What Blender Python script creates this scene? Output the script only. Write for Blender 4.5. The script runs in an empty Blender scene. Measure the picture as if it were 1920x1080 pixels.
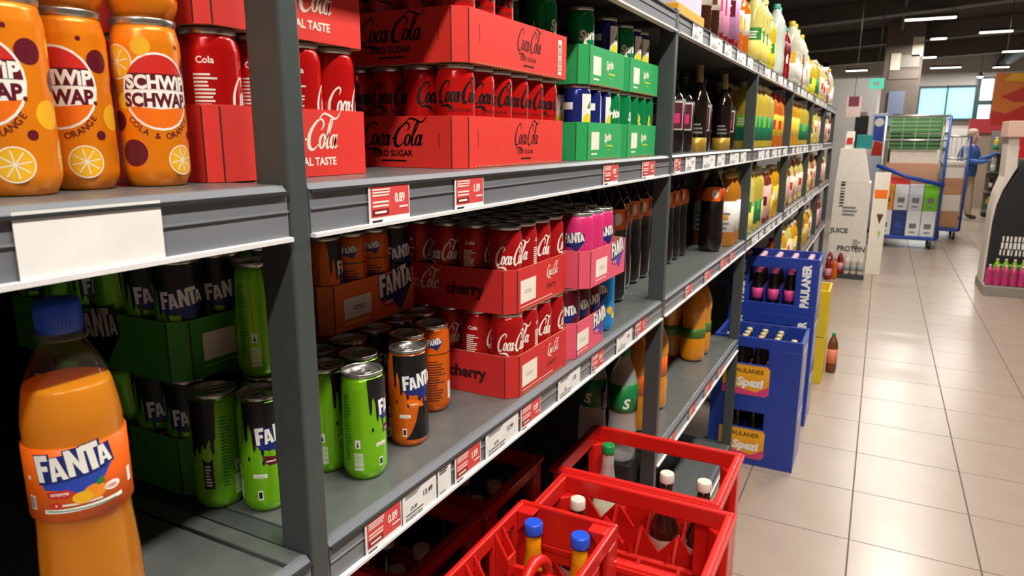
import bpy, bmesh, math, random
from mathutils import Vector, Matrix
from mathutils.geometry import tessellate_polygon

RND = random.Random(11)
SC = bpy.context.scene
COL = SC.collection

# ------------------------------------------------------------------ camera
FPX, PITCH, YAW, ROLL = 1306.4, math.radians(12.19), math.radians(27.55), math.radians(.197)
fwd = Vector((-math.sin(YAW) * math.cos(PITCH), math.cos(YAW) * math.cos(PITCH), -math.sin(PITCH)))
r0 = Vector((math.cos(YAW), math.sin(YAW), 0)); u0 = r0.cross(fwd)
rgt = r0 * math.cos(ROLL) + u0 * math.sin(ROLL); upv = u0 * math.cos(ROLL) - r0 * math.sin(ROLL)
cam = bpy.data.cameras.new('camera'); camo = bpy.data.objects.new('camera', cam); COL.objects.link(camo)
cam.sensor_width = 36; cam.lens = 36 * FPX / 1920; cam.clip_start = .02; cam.clip_end = 200
mw = Matrix((rgt, upv, -fwd)).transposed().to_4x4(); mw.translation = (0, 0, 1.58); camo.matrix_world = mw
cam.dof.use_dof = True; cam.dof.focus_distance = 1.0; cam.dof.aperture_fstop = 12.0
SC.camera = camo

# ------------------------------------------------------------------ light
w = bpy.data.worlds.new('store_ambient'); SC.world = w; w.use_nodes = True
w.node_tree.nodes['Background'].inputs[0].default_value = (1.0, .95, .88, 1)
w.node_tree.nodes['Background'].inputs[1].default_value = .10
SC.view_settings.view_transform = 'Standard'; SC.view_settings.look = 'None'
SC.view_settings.gamma = 1; SC.view_settings.use_curve_mapping = False
SC.view_settings.exposure = 0.0
LAMP_W = 82.0
# the shop's long ceiling luminaires (x, y, z, length, along): built with their lamps further down
LUMINAIRES = [(.55, -1.6, 3.55, 1.5, 'y'), (.55, .7, 3.55, 1.5, 'y'), (.55, 3.0, 3.55, 1.5, 'y'), (.55, 5.4, 3.55, 1.5, 'y'), (.55, 8.2, 3.55, 1.5, 'y'), (.5, 11.2, 3.6, 1.2, 'x'),
              (.49, 14.5, 3.6, .78, 'x'), (.78, 17.4, 3.6, .3, 'x'), (1.69, 16.77, 3.6, .55, 'x'), (.8, 21.2, 3.6, .32, 'x'),
              (1.36, 24.4, 3.6, .78, 'x'), (-.95, 24.3, 3.6, .6, 'x'), (2.75, 24.9, 3.6, .4, 'x'), (2.5, 20.6, 3.6, .5, 'x')]


# ------------------------------------------------------------------ materials
def lin(c):
    return tuple(((v / 255) / 12.92 if v / 255 <= .04045 else ((v / 255 + .055) / 1.055) ** 2.4) for v in c)


MATS = {}


def M(name, rgb, rough=.5, metal=0., var=.06, scale=30., bump=0., spec=.5, trans=0., emit=0., coat=0., alpha=1., stretch=None):
    if name in MATS: return MATS[name]
    m = bpy.data.materials.new(name); m.use_nodes = True; MATS[name] = m
    nt = m.node_tree; b = nt.nodes['Principled BSDF']; c = lin(rgb)
    b.inputs['Roughness'].default_value = rough; b.inputs['Metallic'].default_value = metal
    b.inputs['Specular IOR Level'].default_value = spec
    b.inputs['Transmission Weight'].default_value = trans; b.inputs['Coat Weight'].default_value = coat
    b.inputs['Alpha'].default_value = alpha
    if emit:
        b.inputs['Emission Color'].default_value = (*c, 1); b.inputs['Emission Strength'].default_value = emit
    b.inputs['Base Color'].default_value = (*c, 1)
    if var or bump:
        tc = nt.nodes.new('ShaderNodeTexCoord'); nz = nt.nodes.new('ShaderNodeTexNoise')
        nz.inputs['Scale'].default_value = scale; nz.inputs['Detail'].default_value = 4
        mp = nt.nodes.new('ShaderNodeMapping')
        if stretch: mp.inputs['Scale'].default_value = stretch
        nt.links.new(tc.outputs['Object'], mp.inputs[0]); nt.links.new(mp.outputs[0], nz.inputs['Vector'])
        if var:
            mx = nt.nodes.new('ShaderNodeMix'); mx.data_type = 'RGBA'
            mx.inputs[6].default_value = (*[v * (1 - var * 2) for v in c], 1)
            mx.inputs[7].default_value = (*[min(1, v * (1 + var * 2)) for v in c], 1)
            nt.links.new(nz.outputs['Fac'], mx.inputs[0]); nt.links.new(mx.outputs[2], b.inputs['Base Color'])
        if bump:
            bp = nt.nodes.new('ShaderNodeBump'); bp.inputs['Strength'].default_value = bump; bp.inputs['Distance'].default_value = .002
            nt.links.new(nz.outputs['Fac'], bp.inputs['Height']); nt.links.new(bp.outputs[0], b.inputs['Normal'])
    return m


def clear_plastic(name, tint, fac=.8):
    if name in MATS: return MATS[name]
    m = bpy.data.materials.new(name); m.use_nodes = True; MATS[name] = m; nt = m.node_tree
    for n in list(nt.nodes): nt.nodes.remove(n)
    out = nt.nodes.new('ShaderNodeOutputMaterial'); t = nt.nodes.new('ShaderNodeBsdfTransparent')
    g = nt.nodes.new('ShaderNodeBsdfGlossy'); d = nt.nodes.new('ShaderNodeBsdfDiffuse')
    t.inputs[0].default_value = (*tint, 1); g.inputs['Roughness'].default_value = .08; d.inputs[0].default_value = (*tint, 1)
    lw = nt.nodes.new('ShaderNodeLayerWeight'); lw.inputs[0].default_value = .5
    pw = nt.nodes.new('ShaderNodeMath'); pw.operation = 'POWER'; pw.inputs[1].default_value = 3.; nt.links.new(lw.outputs['Facing'], pw.inputs[0])
    fr = nt.nodes.new('ShaderNodeMath'); fr.operation = 'MULTIPLY_ADD'; fr.inputs[1].default_value = .6; fr.inputs[2].default_value = .03; nt.links.new(pw.outputs[0], fr.inputs[0])
    m1 = nt.nodes.new('ShaderNodeMixShader'); m2 = nt.nodes.new('ShaderNodeMixShader')
    m1.inputs[0].default_value = fac
    nt.links.new(d.outputs[0], m1.inputs[1]); nt.links.new(t.outputs[0], m1.inputs[2])
    nt.links.new(fr.outputs[0], m2.inputs[0]); nt.links.new(m1.outputs[0], m2.inputs[1]); nt.links.new(g.outputs[0], m2.inputs[2])
    nt.links.new(m2.outputs[0], out.inputs[0])
    return m


white = M('white_print', (240, 236, 225), .45); black = M('black_print', (14, 13, 13), .4); cream = M('cream_paper', (236, 224, 206), .7)
paper = M('white_paper', (232, 228, 224), .6); navy = M('navy_print', (24, 38, 110), .4); alu = M('aluminium', (190, 188, 182), .28, .9)
lipgrey = M('lip_plastic', (112, 114, 119), .28, var=.1, scale=8, stretch=(1, .4, 6)); steel = M('shelf_steel', (104, 107, 104), .32, .3, var=.12, scale=25, bump=.05)
postm = M('post_paint', (72, 78, 77), .38, .2, var=.05); edgew = M('white_edge', (225, 222, 220), .4); blackp = M('black_panel', (20, 19, 19), .7)
kraft = M('kraft_board', (176, 120, 82), .8); tagred = M('tag_red', (214, 66, 66), .55); greyprint = M('grey_print', (120, 116, 116), .6)
maroon = M('maroon_print', (96, 18, 34), .35); slice_y = M('slice_yellow', (236, 168, 18), .4); goldp = M('gold_print', (238, 176, 30), .4)
redprint = M('red_print', (205, 40, 30), .4); limep = M('lime_print', (132, 205, 20), .35); orangep = M('orange_print', (240, 112, 20), .35)
magenta = M('magenta_print', (214, 50, 110), .4); brownp = M('brown_print', (90, 40, 20), .5); leafg = M('leaf_green', (40, 130, 40), .5)
tealp = M('teal_print', (30, 130, 120), .5); bluep = M('blue_print', (40, 70, 170), .4); darkred = M('dark_red_print', (120, 20, 24), .45)


# ------------------------------------------------------------------ mesh helpers
class MB:
    def __init__(s): s.v = []; s.f = []; s.m = []; s.sm = []

    def face(s, pts, m=0, sm=False):
        i = len(s.v); s.v += [tuple(p) for p in pts]; s.f.append(list(range(i, i + len(pts)))); s.m.append(m); s.sm.append(sm)

    def box(s, x0, x1, y0, y1, z0, z1, m=0):
        i = len(s.v); s.v += [(x, y, z) for z in (z0, z1) for x, y in ((x0, y0), (x1, y0), (x1, y1), (x0, y1))]
        for q in ((3, 2, 1, 0), (4, 5, 6, 7), (0, 1, 5, 4), (1, 2, 6, 5), (2, 3, 7, 6), (3, 0, 4, 7)):
            s.f.append([i + k for k in q]); s.m.append(m); s.sm.append(False)
        return s

    def hexa(s, b, t, m=0):
        i = len(s.v); s.v += [tuple(p) for p in b] + [tuple(p) for p in t]; n = len(b)
        s.f.append([i + k for k in range(n)][::-1]); s.f.append([i + n + k for k in range(n)])
        for k in range(n): s.f.append([i + k, i + (k + 1) % n, i + n + (k + 1) % n, i + n + k])
        s.m += [m] * (n + 2); s.sm += [False] * (n + 2)
        return s

    def prism(s, poly, axis, a, b, m=0):
        # poly in the other two axes; extruded from a to b along axis
        def P(p, h):
            return {'x': (h, p[0], p[1]), 'y': (p[0], h, p[1]), 'z': (p[0], p[1], h)}[axis]
        return s.hexa([P(p, a) for p in poly], [P(p, b) for p in poly], m)

    def lathe(s, prof, n=28, c=(0, 0, 0), m=0, sm=True):
        i = len(s.v)
        for r, z in prof:
            for k in range(n):
                a = 2 * math.pi * k / n; s.v.append((c[0] + r * math.cos(a), c[1] + r * math.sin(a), c[2] + z))
        for j in range(len(prof) - 1):
            for k in range(n):
                s.f.append([i + j * n + k, i + j * n + (k + 1) % n, i + (j + 1) * n + (k + 1) % n, i + (j + 1) * n + k]); s.m.append(m); s.sm.append(sm)
        for j, rev in ((0, True), (len(prof) - 1, False)):
            if prof[j][0] > 1e-6:
                q = [i + j * n + k for k in range(n)]; s.f.append(q[::-1] if rev else q); s.m.append(m); s.sm.append(False)
        return s

    def tube(s, pts, r, n=8, m=0, closed=False):
        pts = [Vector(p) for p in pts]; i = len(s.v); N = len(pts)
        for j, p in enumerate(pts):
            a = pts[(j - 1) % N] if (j or closed) else p; b = pts[(j + 1) % N] if (j < N - 1 or closed) else p
            d = (b - a).normalized(); q = Vector((0, 0, 1)) if abs(d.z) < .9 else Vector((1, 0, 0))
            e = d.cross(q).normalized(); g = d.cross(e)
            for k in range(n):
                t = 2 * math.pi * k / n; s.v.append(tuple(p + (e * math.cos(t) + g * math.sin(t)) * r))
        for j in range(N if closed else N - 1):
            for k in range(n):
                j2 = (j + 1) % N
                s.f.append([i + j * n + k, i + j * n + (k + 1) % n, i + j2 * n + (k + 1) % n, i + j2 * n + k]); s.m.append(m); s.sm.append(True)
        if not closed:
            s.f.append([i + k for k in range(n)]); s.f.append([i + (N - 1) * n + k for k in range(n)][::-1]); s.m += [m, m]; s.sm += [False, False]
        return s

    def mesh(s, name, mats):
        me = bpy.data.meshes.new(name); me.from_pydata(s.v, [], s.f)
        for m in (mats if isinstance(mats, (list, tuple)) else [mats]): me.materials.append(m)
        me.polygons.foreach_set('material_index', s.m); me.polygons.foreach_set('use_smooth', s.sm)
        bm = bmesh.new(); bm.from_mesh(me); bmesh.ops.recalc_face_normals(bm, faces=bm.faces); bm.to_mesh(me); bm.free()
        me.update(); return me

    def build(s, name, mats, parent=None, bevel=0, loc=None):
        return add(name, s.mesh(name, mats), parent, bevel, loc)


def add(name, me, parent=None, bevel=0, loc=None):
    o = bpy.data.objects.new(name, me); COL.objects.link(o)
    if parent is not None: o.parent = parent
    if loc: o.location = loc
    if bevel:
        b = o.modifiers.new('bevel', 'BEVEL'); b.width = bevel; b.segments = 2; b.limit_method = 'ANGLE'; b.angle_limit = .6
    return o


def thing(name, label, cat, loc=(0, 0, 0), rz=0., group=None, rot=None):
    o = bpy.data.objects.new(name, None); COL.objects.link(o); o.empty_display_size = .05
    o.location = loc; o.rotation_euler = rot if rot else (0, 0, rz)
    tagp(o, label, cat, group); return o


def tagp(o, label, cat, group=None):
    o['label'] = label; o['category'] = cat
    if group: o['group'] = group
    return o


def spawn(kit, name, label, cat, loc, rz=0., group=None, rot=None):
    # kit: list of (part name, mesh, index of parent part or None, bevel)
    t = thing(name, label, cat, loc, rz, group, rot); made = []
    for pn, me, par, bv in kit:
        made.append(add(pn, me, t if par is None else made[par], bv))
    return t


def struct(o):
    o['kind'] = 'structure'; return o


# ------------------------------------------------------------------ flat artwork (print laid on real surfaces)
def crom(pts, n=6, closed=False):
    out = []; N = len(pts); rng = N if closed else N - 1
    for i in range(rng):
        p = [pts[(i + k - 1) % N] if closed else pts[max(0, min(N - 1, i + k - 1))] for k in range(4)]
        for j in range(n):
            t = j / n
            out.append(tuple(.5 * (2 * p[1][d] + (p[2][d] - p[0][d]) * t + (2 * p[0][d] - 5 * p[1][d] + 4 * p[2][d] - p[3][d]) * t * t
                                   + (3 * p[1][d] - p[0][d] - 3 * p[2][d] + p[3][d]) * t ** 3) for d in range(len(pts[0]))))
    if not closed: out.append(tuple(pts[-1]))
    return out


_TX = {}


def text_tris(s, bold=0., shear=0., space=1.):
    k = (s, bold, shear, space)
    if k not in _TX:
        c = bpy.data.curves.new('t', 'FONT'); c.body = s; c.size = 1; c.offset = bold; c.shear = shear; c.space_character = space
        c.resolution_u = 3; c.align_x = 'CENTER'
        o = bpy.data.objects.new('t', c); COL.objects.link(o); bpy.context.view_layer.update()
        me = bpy.data.meshes.new_from_object(o.evaluated_get(bpy.context.evaluated_depsgraph_get()))
        _TX[k] = [[tuple(me.vertices[i].co[:2]) for i in p.vertices] for p in me.polygons]
        bpy.data.objects.remove(o); bpy.data.curves.remove(c); bpy.data.meshes.remove(me)
    return _TX[k]


class Art:
    def __init__(s): s.t = []; s.mats = []

    def _m(s, m):
        if m not in s.mats: s.mats.append(m)
        return s.mats.index(m)

    def poly(s, pts, m, L=0):
        pts = [tuple(p[:2]) for p in pts]; k = s._m(m)
        if len(pts) == 3: s.t.append((pts, k, L)); return s
        for tr in tessellate_polygon([[Vector((*p, 0)) for p in pts]]): s.t.append(([pts[i] for i in tr], k, L))
        return s

    def rect(s, x0, x1, y0, y1, m, L=0): return s.poly([(x0, y0), (x1, y0), (x1, y1), (x0, y1)], m, L)

    def text(s, t, x, y, size, m, L=1, bold=.02, shear=0., sx=1., rot=0., space=1.):
        k = s._m(m); c, sn = math.cos(rot), math.sin(rot)
        for p in text_tris(t, bold, shear, space):
            q = [(a * size * sx, b * size) for a, b in p]
            s.t.append(([(x + a * c - b * sn, y + a * sn + b * c) for a, b in q], k, L))
        return s

    def stroke(s, pts, m, L=1, xf=None, n=6, closed=False):
        q = crom(pts, n, closed); k = s._m(m); N = len(q); e = []
        for i in range(N):
            a = q[i - 1] if (i or closed) else q[i]; b = q[(i + 1) % N] if (i < N - 1 or closed) else q[i]
            dx, dy = b[0] - a[0], b[1] - a[1]; l = math.hypot(dx, dy) or 1; h = q[i][2] / 2
            e.append(((q[i][0] - dy / l * h, q[i][1] + dx / l * h), (q[i][0] + dy / l * h, q[i][1] - dx / l * h)))
        for i in range(N if closed else N - 1):
            j = (i + 1) % N; pp = [e[i][0], e[i][1], e[j][1], e[j][0]]
            if xf: pp = [xf(*p) for p in pp]
            s.t.append(([pp[0], pp[1], pp[2]], k, L)); s.t.append(([pp[0], pp[2], pp[3]], k, L))
        return s

    def disc(s, x, y, r, m, L=1, ry=None, n=24, a0=0., a1=2 * math.pi):
        ry = ry or r
        return s.poly([(x + r * math.cos(a0 + (a1 - a0) * i / n), y + ry * math.sin(a0 + (a1 - a0) * i / n)) for i in range(n)], m, L)

    def tilt(s, ang, cx=0, cy=0, i0=0):
        c, sn = math.cos(ang), math.sin(ang)
        for i in range(i0, len(s.t)):
            p, k, L = s.t[i]; s.t[i] = ([(cx + (a - cx) * c - (b - cy) * sn, cy + (a - cx) * sn + (b - cy) * c) for a, b in p], k, L)
        return s

    def cyl(s, name, r, off=.00005, step=.0024):
        v, f, mi = [], [], []; rf = r if callable(r) else (lambda z: r)
        R0 = rf(.07) if callable(r) else r
        for p, k, L in s.t:
            lo = min(a for a, _ in p); hi = max(a for a, _ in p)
            i0 = math.floor(lo / step); i1 = math.floor(hi / step - 1e-9)
            for i in range(i0, max(i0, i1) + 1):
                q = clipx(clipx(p, i * step, 1), (i + 1) * step, -1) if i1 > i0 else p
                if len(q) < 3: continue
                b = len(v)
                for a, z in q:
                    th = a / R0; rr = rf(z) + off * (L + 1); v.append((rr * math.cos(th), rr * math.sin(th), z))
                f.append(list(range(b, b + len(q)))); mi.append(k)
        return s._mk(name, v, f, mi)

    def flat(s, name, o, U, V, off=.00025):
        o, U, V = Vector(o), Vector(U), Vector(V); N = U.cross(V); v, f, mi = [], [], []
        for p, k, L in s.t:
            b = len(v); v += [tuple(o + U * a + V * z + N * off * (L + 1)) for a, z in p]; f.append(list(range(b, b + len(p)))); mi.append(k)
        return s._mk(name, v, f, mi)

    def _mk(s, name, v, f, mi):
        me = bpy.data.meshes.new(name); me.from_pydata(v, [], f)
        for m in s.mats: me.materials.append(m)
        me.polygons.foreach_set('material_index', mi); me.update(); return me


def clipx(p, x, sg):
    out = []
    for i in range(len(p)):
        a, b = p[i], p[(i + 1) % len(p)]; da, db = sg * (a[0] - x), sg * (b[0] - x)
        if da >= 0: out.append(a)
        if (da > 0 > db) or (da < 0 < db):
            t = da / (da - db); out.append((x, a[1] + (b[1] - a[1]) * t))
    return out


def cola_script(A, x, y, h, m, L=1, wide=1., heavy=1.):
    # flowing script word, cap height h, centred on x, baseline y
    def xf(a, b): return (x + ((a - 1.55) + .28 * (b - .4)) * h * wide, y + b * h)
    W = heavy
    def S(pts, closed=False, n=6): A.stroke([(p[0], p[1], p[2] * W) for p in pts], m, L, xf, n, closed)
    def ell(cx, cy, rx, ry, wd): S([(cx + rx * math.cos(t), cy + ry * math.sin(t), wd * (1.35 if abs(math.cos(t)) > .7 else .8)) for t in [k * math.pi / 5 for k in range(10)]], True, 3)
    S([(.60, .72, .03), (.66, .9, .06), (.5, 1.0, .06), (.22, .82, .09), (.05, .45, .14), (.12, .08, .13), (.36, -.02, .07), (.58, .16, .03)])
    S([(.2, -.02, .02), (.36, -.16, .05), (.7, -.14, .08), (1.0, -.2, .1), (1.22, -.34, .02)])
    ell(.72, .25, .12, .23, .075)
    S([(1.15, .36, .04), (1.1, .48, .07), (.98, .36, .09), (.95, .16, .1), (1.04, .02, .07), (1.18, .14, .03)])
    ell(1.31, .24, .11, .22, .075)
    S([(1.46, .48, .08), (1.43, .2, .1), (1.47, .03, .07), (1.6, .16, .03)])
    S([(1.6, .3, .07), (1.72, .33, .07)])
    S([(2.30, .62, .03), (2.38, .82, .07), (2.2, .98, .06), (1.94, .8, .1), (1.77, .44, .14), (1.84, .07, .13), (2.06, -.02, .07), (2.28, .18, .03)])
    S([(2.1, .96, .03), (2.3, 1.16, .06), (2.62, 1.1, .07), (2.9, 1.0, .06), (3.06, 1.12, .05), (3.12, 1.28, .02)])
    ell(2.42, .25, .12, .23, .075)
    S([(2.56, .2, .03), (2.72, .62, .06), (2.78, .92, .06), (2.7, .98, .06), (2.64, .6, .09), (2.66, .12, .09), (2.74, .02, .06), (2.84, .14, .03)])
    ell(2.95, .24, .11, .22, .075)
    S([(3.1, .48, .08), (3.07, .2, .1), (3.11, .03, .07), (3.22, .12, .03)])


FL = {'F': [(0, 0), (0, 1), (.46, 1), (.46, .78), (.2, .78), (.2, .6), (.4, .6), (.4, .4), (.2, .4), (.2, 0)],
      'A': [(0, 0), (.18, 0), (.21, .18), (.37, .18), (.4, 0), (.6, 0), (.42, 1), (.16, 1)],
      'N': [(0, 0), (0, 1), (.18, 1), (.38, .45), (.38, 1), (.56, 1), (.56, 0), (.4, 0), (.19, .55), (.19, 0)],
      'T': [(.15, 0), (.15, .78), (0, .78), (0, 1), (.52, 1), (.52, .78), (.36, .78), (.36, 0)]}


def chunky_word(A, x, y, wd, L=1, m=None, shadow=None, banner=None, tilt=.1, sub=None):
    # the five chunky uneven letters with dark outline and pointed banner
    m = m or white; shadow = shadow or navy; s = wd / 2.35; i0 = len(A.t)
    if banner:
        A.poly([(x + (a - 1.2) * s, y + b * s) for a, b in ((.05, .1), (.1, -.3), (.85, -.45), (1.15, -.75), (1.4, -.98), (2.35, .05), (2.4, .5), (1.2, .3))], banner, L)
    if sub:
        A.poly([(x + (a - 1.2) * s, y + b * s) for a, b in ((.1, -.22), (.75, -.3), (.95, -.42), (.8, -.62), (.15, -.42))], sub, L + 1)
        A.text('orange', x - .62 * s, y - .38 * s, .2 * s, white, L + 2, .02)
    for ch, px, py, sc, ro in (('F', 0, 0, 1, -.03), ('A', .44, -.02, .86, .03), ('N', .98, .02, 1.0, -.03), ('T', 1.5, .02, 1.02, .02), ('A', 1.92, .08, .72, .06)):
        P = [(a * sc, b * sc) for a, b in FL[ch]]; cx = sum(p[0] for p in P) / len(P); cy = .5 * sc
        def tr(p, k=1., dx=0., dy=0.):
            a, b = cx + (p[0] - cx) * k, cy + (p[1] - cy) * (1 + (k - 1) * .6); c, n = math.cos(ro), math.sin(ro)
            a, b = a * c - b * n, a * n + b * c
            return (x + (px + a + dx - 1.2) * s, y + (py + b + dy) * s)
        bb = [(min(p[0] for p in P), 0), (max(p[0] for p in P), 0), (max(p[0] for p in P), sc), (min(p[0] for p in P), sc)]
        A.poly([tr(p, 1.22, .02, -.03) for p in bb], shadow, L + 1)
        A.poly([tr(p) for p in P], m, L + 2)
        if ch == 'A': A.poly([tr((a * sc, b * sc)) for a, b in ((.235, .36), (.345, .36), (.29, .68))], shadow, L + 3)
    A.tilt(tilt, x, y, i0)


def fruit_slice(A, x, y, r, L=1, rim=None):
    A.disc(x, y, r, white, L); A.disc(x, y, r * .93, rim or slice_y, L + 1); A.disc(x, y, r * .8, goldp, L + 2)
    for k in range(8):
        a = k * math.pi / 4 + .2; c, n = math.cos(a), math.sin(a); t = r * .035
        A.poly([(x - n * t, y + c * t), (x + n * t, y - c * t), (x + c * r * .8 + n * t, y + n * r * .8 - c * t), (x + c * r * .8 - n * t, y + n * r * .8 + c * t)], cream, L + 3)


def tiny_lines(A, x0, x1, y0, y1, n, m, L=1, seed=0):
    r = random.Random(seed); h = (y1 - y0) / n
    for i in range(n):
        A.rect(x0, x0 + (x1 - x0) * r.uniform(.55, 1), y0 + i * h, y0 + i * h + h * .5, m, L)


def bars(A, x0, x1, y0, y1, n, m, L=1, seed=0, upright=True):
    r = random.Random(seed)
    for i in range(n):
        a, b = i / n, (i + r.uniform(.3, .75)) / n
        if upright: A.rect(x0 + (x1 - x0) * a, x0 + (x1 - x0) * b, y0, y1, m, L)
        else: A.rect(x0, x1, y0 + (y1 - y0) * a, y0 + (y1 - y0) * b, m, L)


# ------------------------------------------------------------------ room shell
floor_base = M('grout', (92, 80, 72), .8)
tile_m = M('floor_tile', (163, 145, 130), .27, var=.05, scale=6, bump=.03)
b = MB(); b.box(-9, 9, -6, 30, -.12, -.0035, 0); b.box(-9, 9, 14.1, 30, -.0035, 0, 1); b.box(2.33, 9, -6, 14.1, -.0035, 0, 1); b.box(-9, -1.3, -6, 14.1, -.0035, 0, 1)
b.box(-1.3, 2.33, -6, 1.08, -.0035, 0, 1)
fl = struct(b.build('floor', [floor_base, tile_m])); fl['label'] = 'beige square floor tiles with thin dark joints'
T = .449
tm = MB().hexa([(0, 0, 0), (T - .0045, 0, 0), (T - .0045, T - .0035, 0), (0, T - .0035, 0)], [(.001, .001, .0035), (T - .0055, .001, .0035), (T - .0055, T - .0045, .0035), (.001, T - .0045, .0035)]).mesh('tile', tile_m)
for i in range(-3, 5):
    for j in range(-4, 25):
        x, y = .0375 + T * i, 2.8785 + T * j
        add('tile', tm, fl, 0, (x, y, -.0035))
ceilm = M('ceiling_dark', (46, 40, 37), .8, var=.15, scale=2); beamm = M('beam_grey', (104, 98, 92), .7); ductm = M('duct_dark', (60, 54, 50), .6)
ce = struct(MB().box(-9, 9, -6, 30, 4.05, 4.2).build('ceiling', ceilm)); ce['label'] = 'dark painted ceiling with beams and pipes'
for k, (y, wd, zz) in enumerate(((1.5, .28, 3.75), (6.0, .28, 3.75), (10.5, .28, 3.75), (15.0, .3, 3.75), (19.0, .2, 3.72), (23.0, .35, 3.7))):
    o = MB().box(-9, 9, -wd / 2, wd / 2, zz, 4.06).build('beam', beamm, ce, .01, (0, y, 0)); o.rotation_euler.z = -.42 if k > 2 else -.2
for x, y0, y1, rr, zz in ((-2.4, -5, 28, .11, 3.7), (2.9, -5, 28, .16, 3.8), (.1, 9, 28, .04, 3.85)):
    MB().tube([(x, y0, zz), (x, y1, zz)], rr, 14).build('duct', ductm, ce)
wallm = M('far_wall_white', (206, 200, 192), .7); wallb = M('far_wall_pale_blue', (150, 190, 205), .6)
o = struct(MB().box(-9, 9, 26, 26.2, 0, 4.05).build('wall_far', wallm)); o['label'] = 'pale far wall of the shop'
o = struct(MB().box(9, 9.2, -6, 26.2, 0, 4.05).build('wall_right', wallm)); o['label'] = 'pale side wall beyond the aisle'
o = struct(MB().box(-9.2, -9, -6, 26.2, 0, 4.05).build('wall_left', wallm)); o['label'] = 'pale side wall behind the racks'


# windows in the far wall
def window(name, x0, x1, z0, z1, col, em, label):
    o = struct(MB().box(x0, x1, 25.9, 25.99, z0, z1).build(name, M(name + '_pane', col, .2, emit=em, var=0))); o['label'] = label
    b = MB()
    for a, c_ in ((x0 - .06, x0), (x1, x1 + .06), ((x0 + x1) / 2 - .02, (x0 + x1) / 2 + .02)): b.box(a, c_, 25.84, 26, z0 - .06, z1 + .06)
    for a, c_ in ((z0 - .06, z0), (z1, z1 + .06)): b.box(x0, x1, 25.84, 26, a, c_)
    b.build('window_frame', M('window_frame_dark', (40, 60, 62), .5), o)


window('window_1', .85, 2.3, 2.2, 3.12, (150, 205, 225), .75, 'pale blue window strip beyond the trolleys')
window('window_2', 2.42, 3.1, 2.05, 2.6, (225, 245, 245), 1.1, 'bright lower window in the far wall')
window('window_3', 2.42, 3.1, 2.72, 3.35, (225, 245, 245), 1.1, 'bright upper window in the far wall')

# ------------------------------------------------------------------ shelving rack
XF, XB = -.5, -1.32
POSTS = [.496, 1.862, 3.199, 4.535, 5.875, 7.222, 8.57]
ZS = {'top': 1.9, 'mid': 1.535, 'low': 1.14, 'under': .68, 'base': .16}
BAYS = [(-.86, .496)] + [(POSTS[i] + .026, POSTS[i + 1]) for i in range(6)]
rack = thing('shelving_rack', 'long dark grey metal shelving rack running down the left of the aisle', 'shelving')
for y in [-.886] + POSTS:
    MB().box(XF - .043, XF, y, y + .026, 0, 1.904).build('upright_post', postm, rack, .0025)
    MB().box(XB, XB + .04, y, y + .026, 0, 1.904).build('upright_post', postm, rack, .0025)
for i, (y0, y1) in enumerate(BAYS):
    MB().box(XB - .02, XB - .002, y0, y1, .02, 1.9).build('back_panel', blackp, rack)
    levels = (['top'] if i else []) + ['mid', 'low'] + (['under', 'base'] if i == 2 or i > 3 else [])
    for lv in levels:
        z = ZS[lv]; g = .002
        bd = MB()
        if i == 0 and lv == 'low':
            bd.box(XB, XF - .012, y0 + g, .4665, z - .022, z); bd.box(XB, XF - .012, .4725, y1 - g, z - .022, z); bd.box(XB, XF - .012, .46, .48, z - .03, z - .022)
        else:
            bd.box(XB, XF - .012, y0 + g, y1 - g, z - .022, z)
        bo = bd.build('shelf_board', steel, rack, .0015)
        MB().box(XB, XF - .044, y1 + .0005, y1 + .0255, z - .04, z - .001).build('shelf_bracket', postm, rack)
        # price channel: ridge, plate, bottom edge
        lip = MB().prism([(XF - .012, z - .05), (XF - .001, z - .05), (XF - .001, z - .006), (XF - .006, z - .0005), (XF - .012, z - .0005)], 'y', y0 + g, y1 - g)
        lo = lip.build('front_lip', lipgrey, bo)
        MB().box(XF - .001, XF + .0008, y0 + g, y1 - g, z - .026, z - .0245).build('lip_groove', M('lip_groove', (120, 122, 126), .35), lo)
        MB().box(XF - .001, XF + .003, y0 + g, y1 - g, z - .009, z - .006).build('lip_ridge', M('lip_ridge', (48, 50, 52), .35), lo)
        MB().prism([(XF - .012, z - .054), (XF + .005, z - .054), (XF + .005, z - .050), (XF - .012, z - .049)], 'y', y0 + g, y1 - g).build('lip_edge', edgew, lo)


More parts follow.
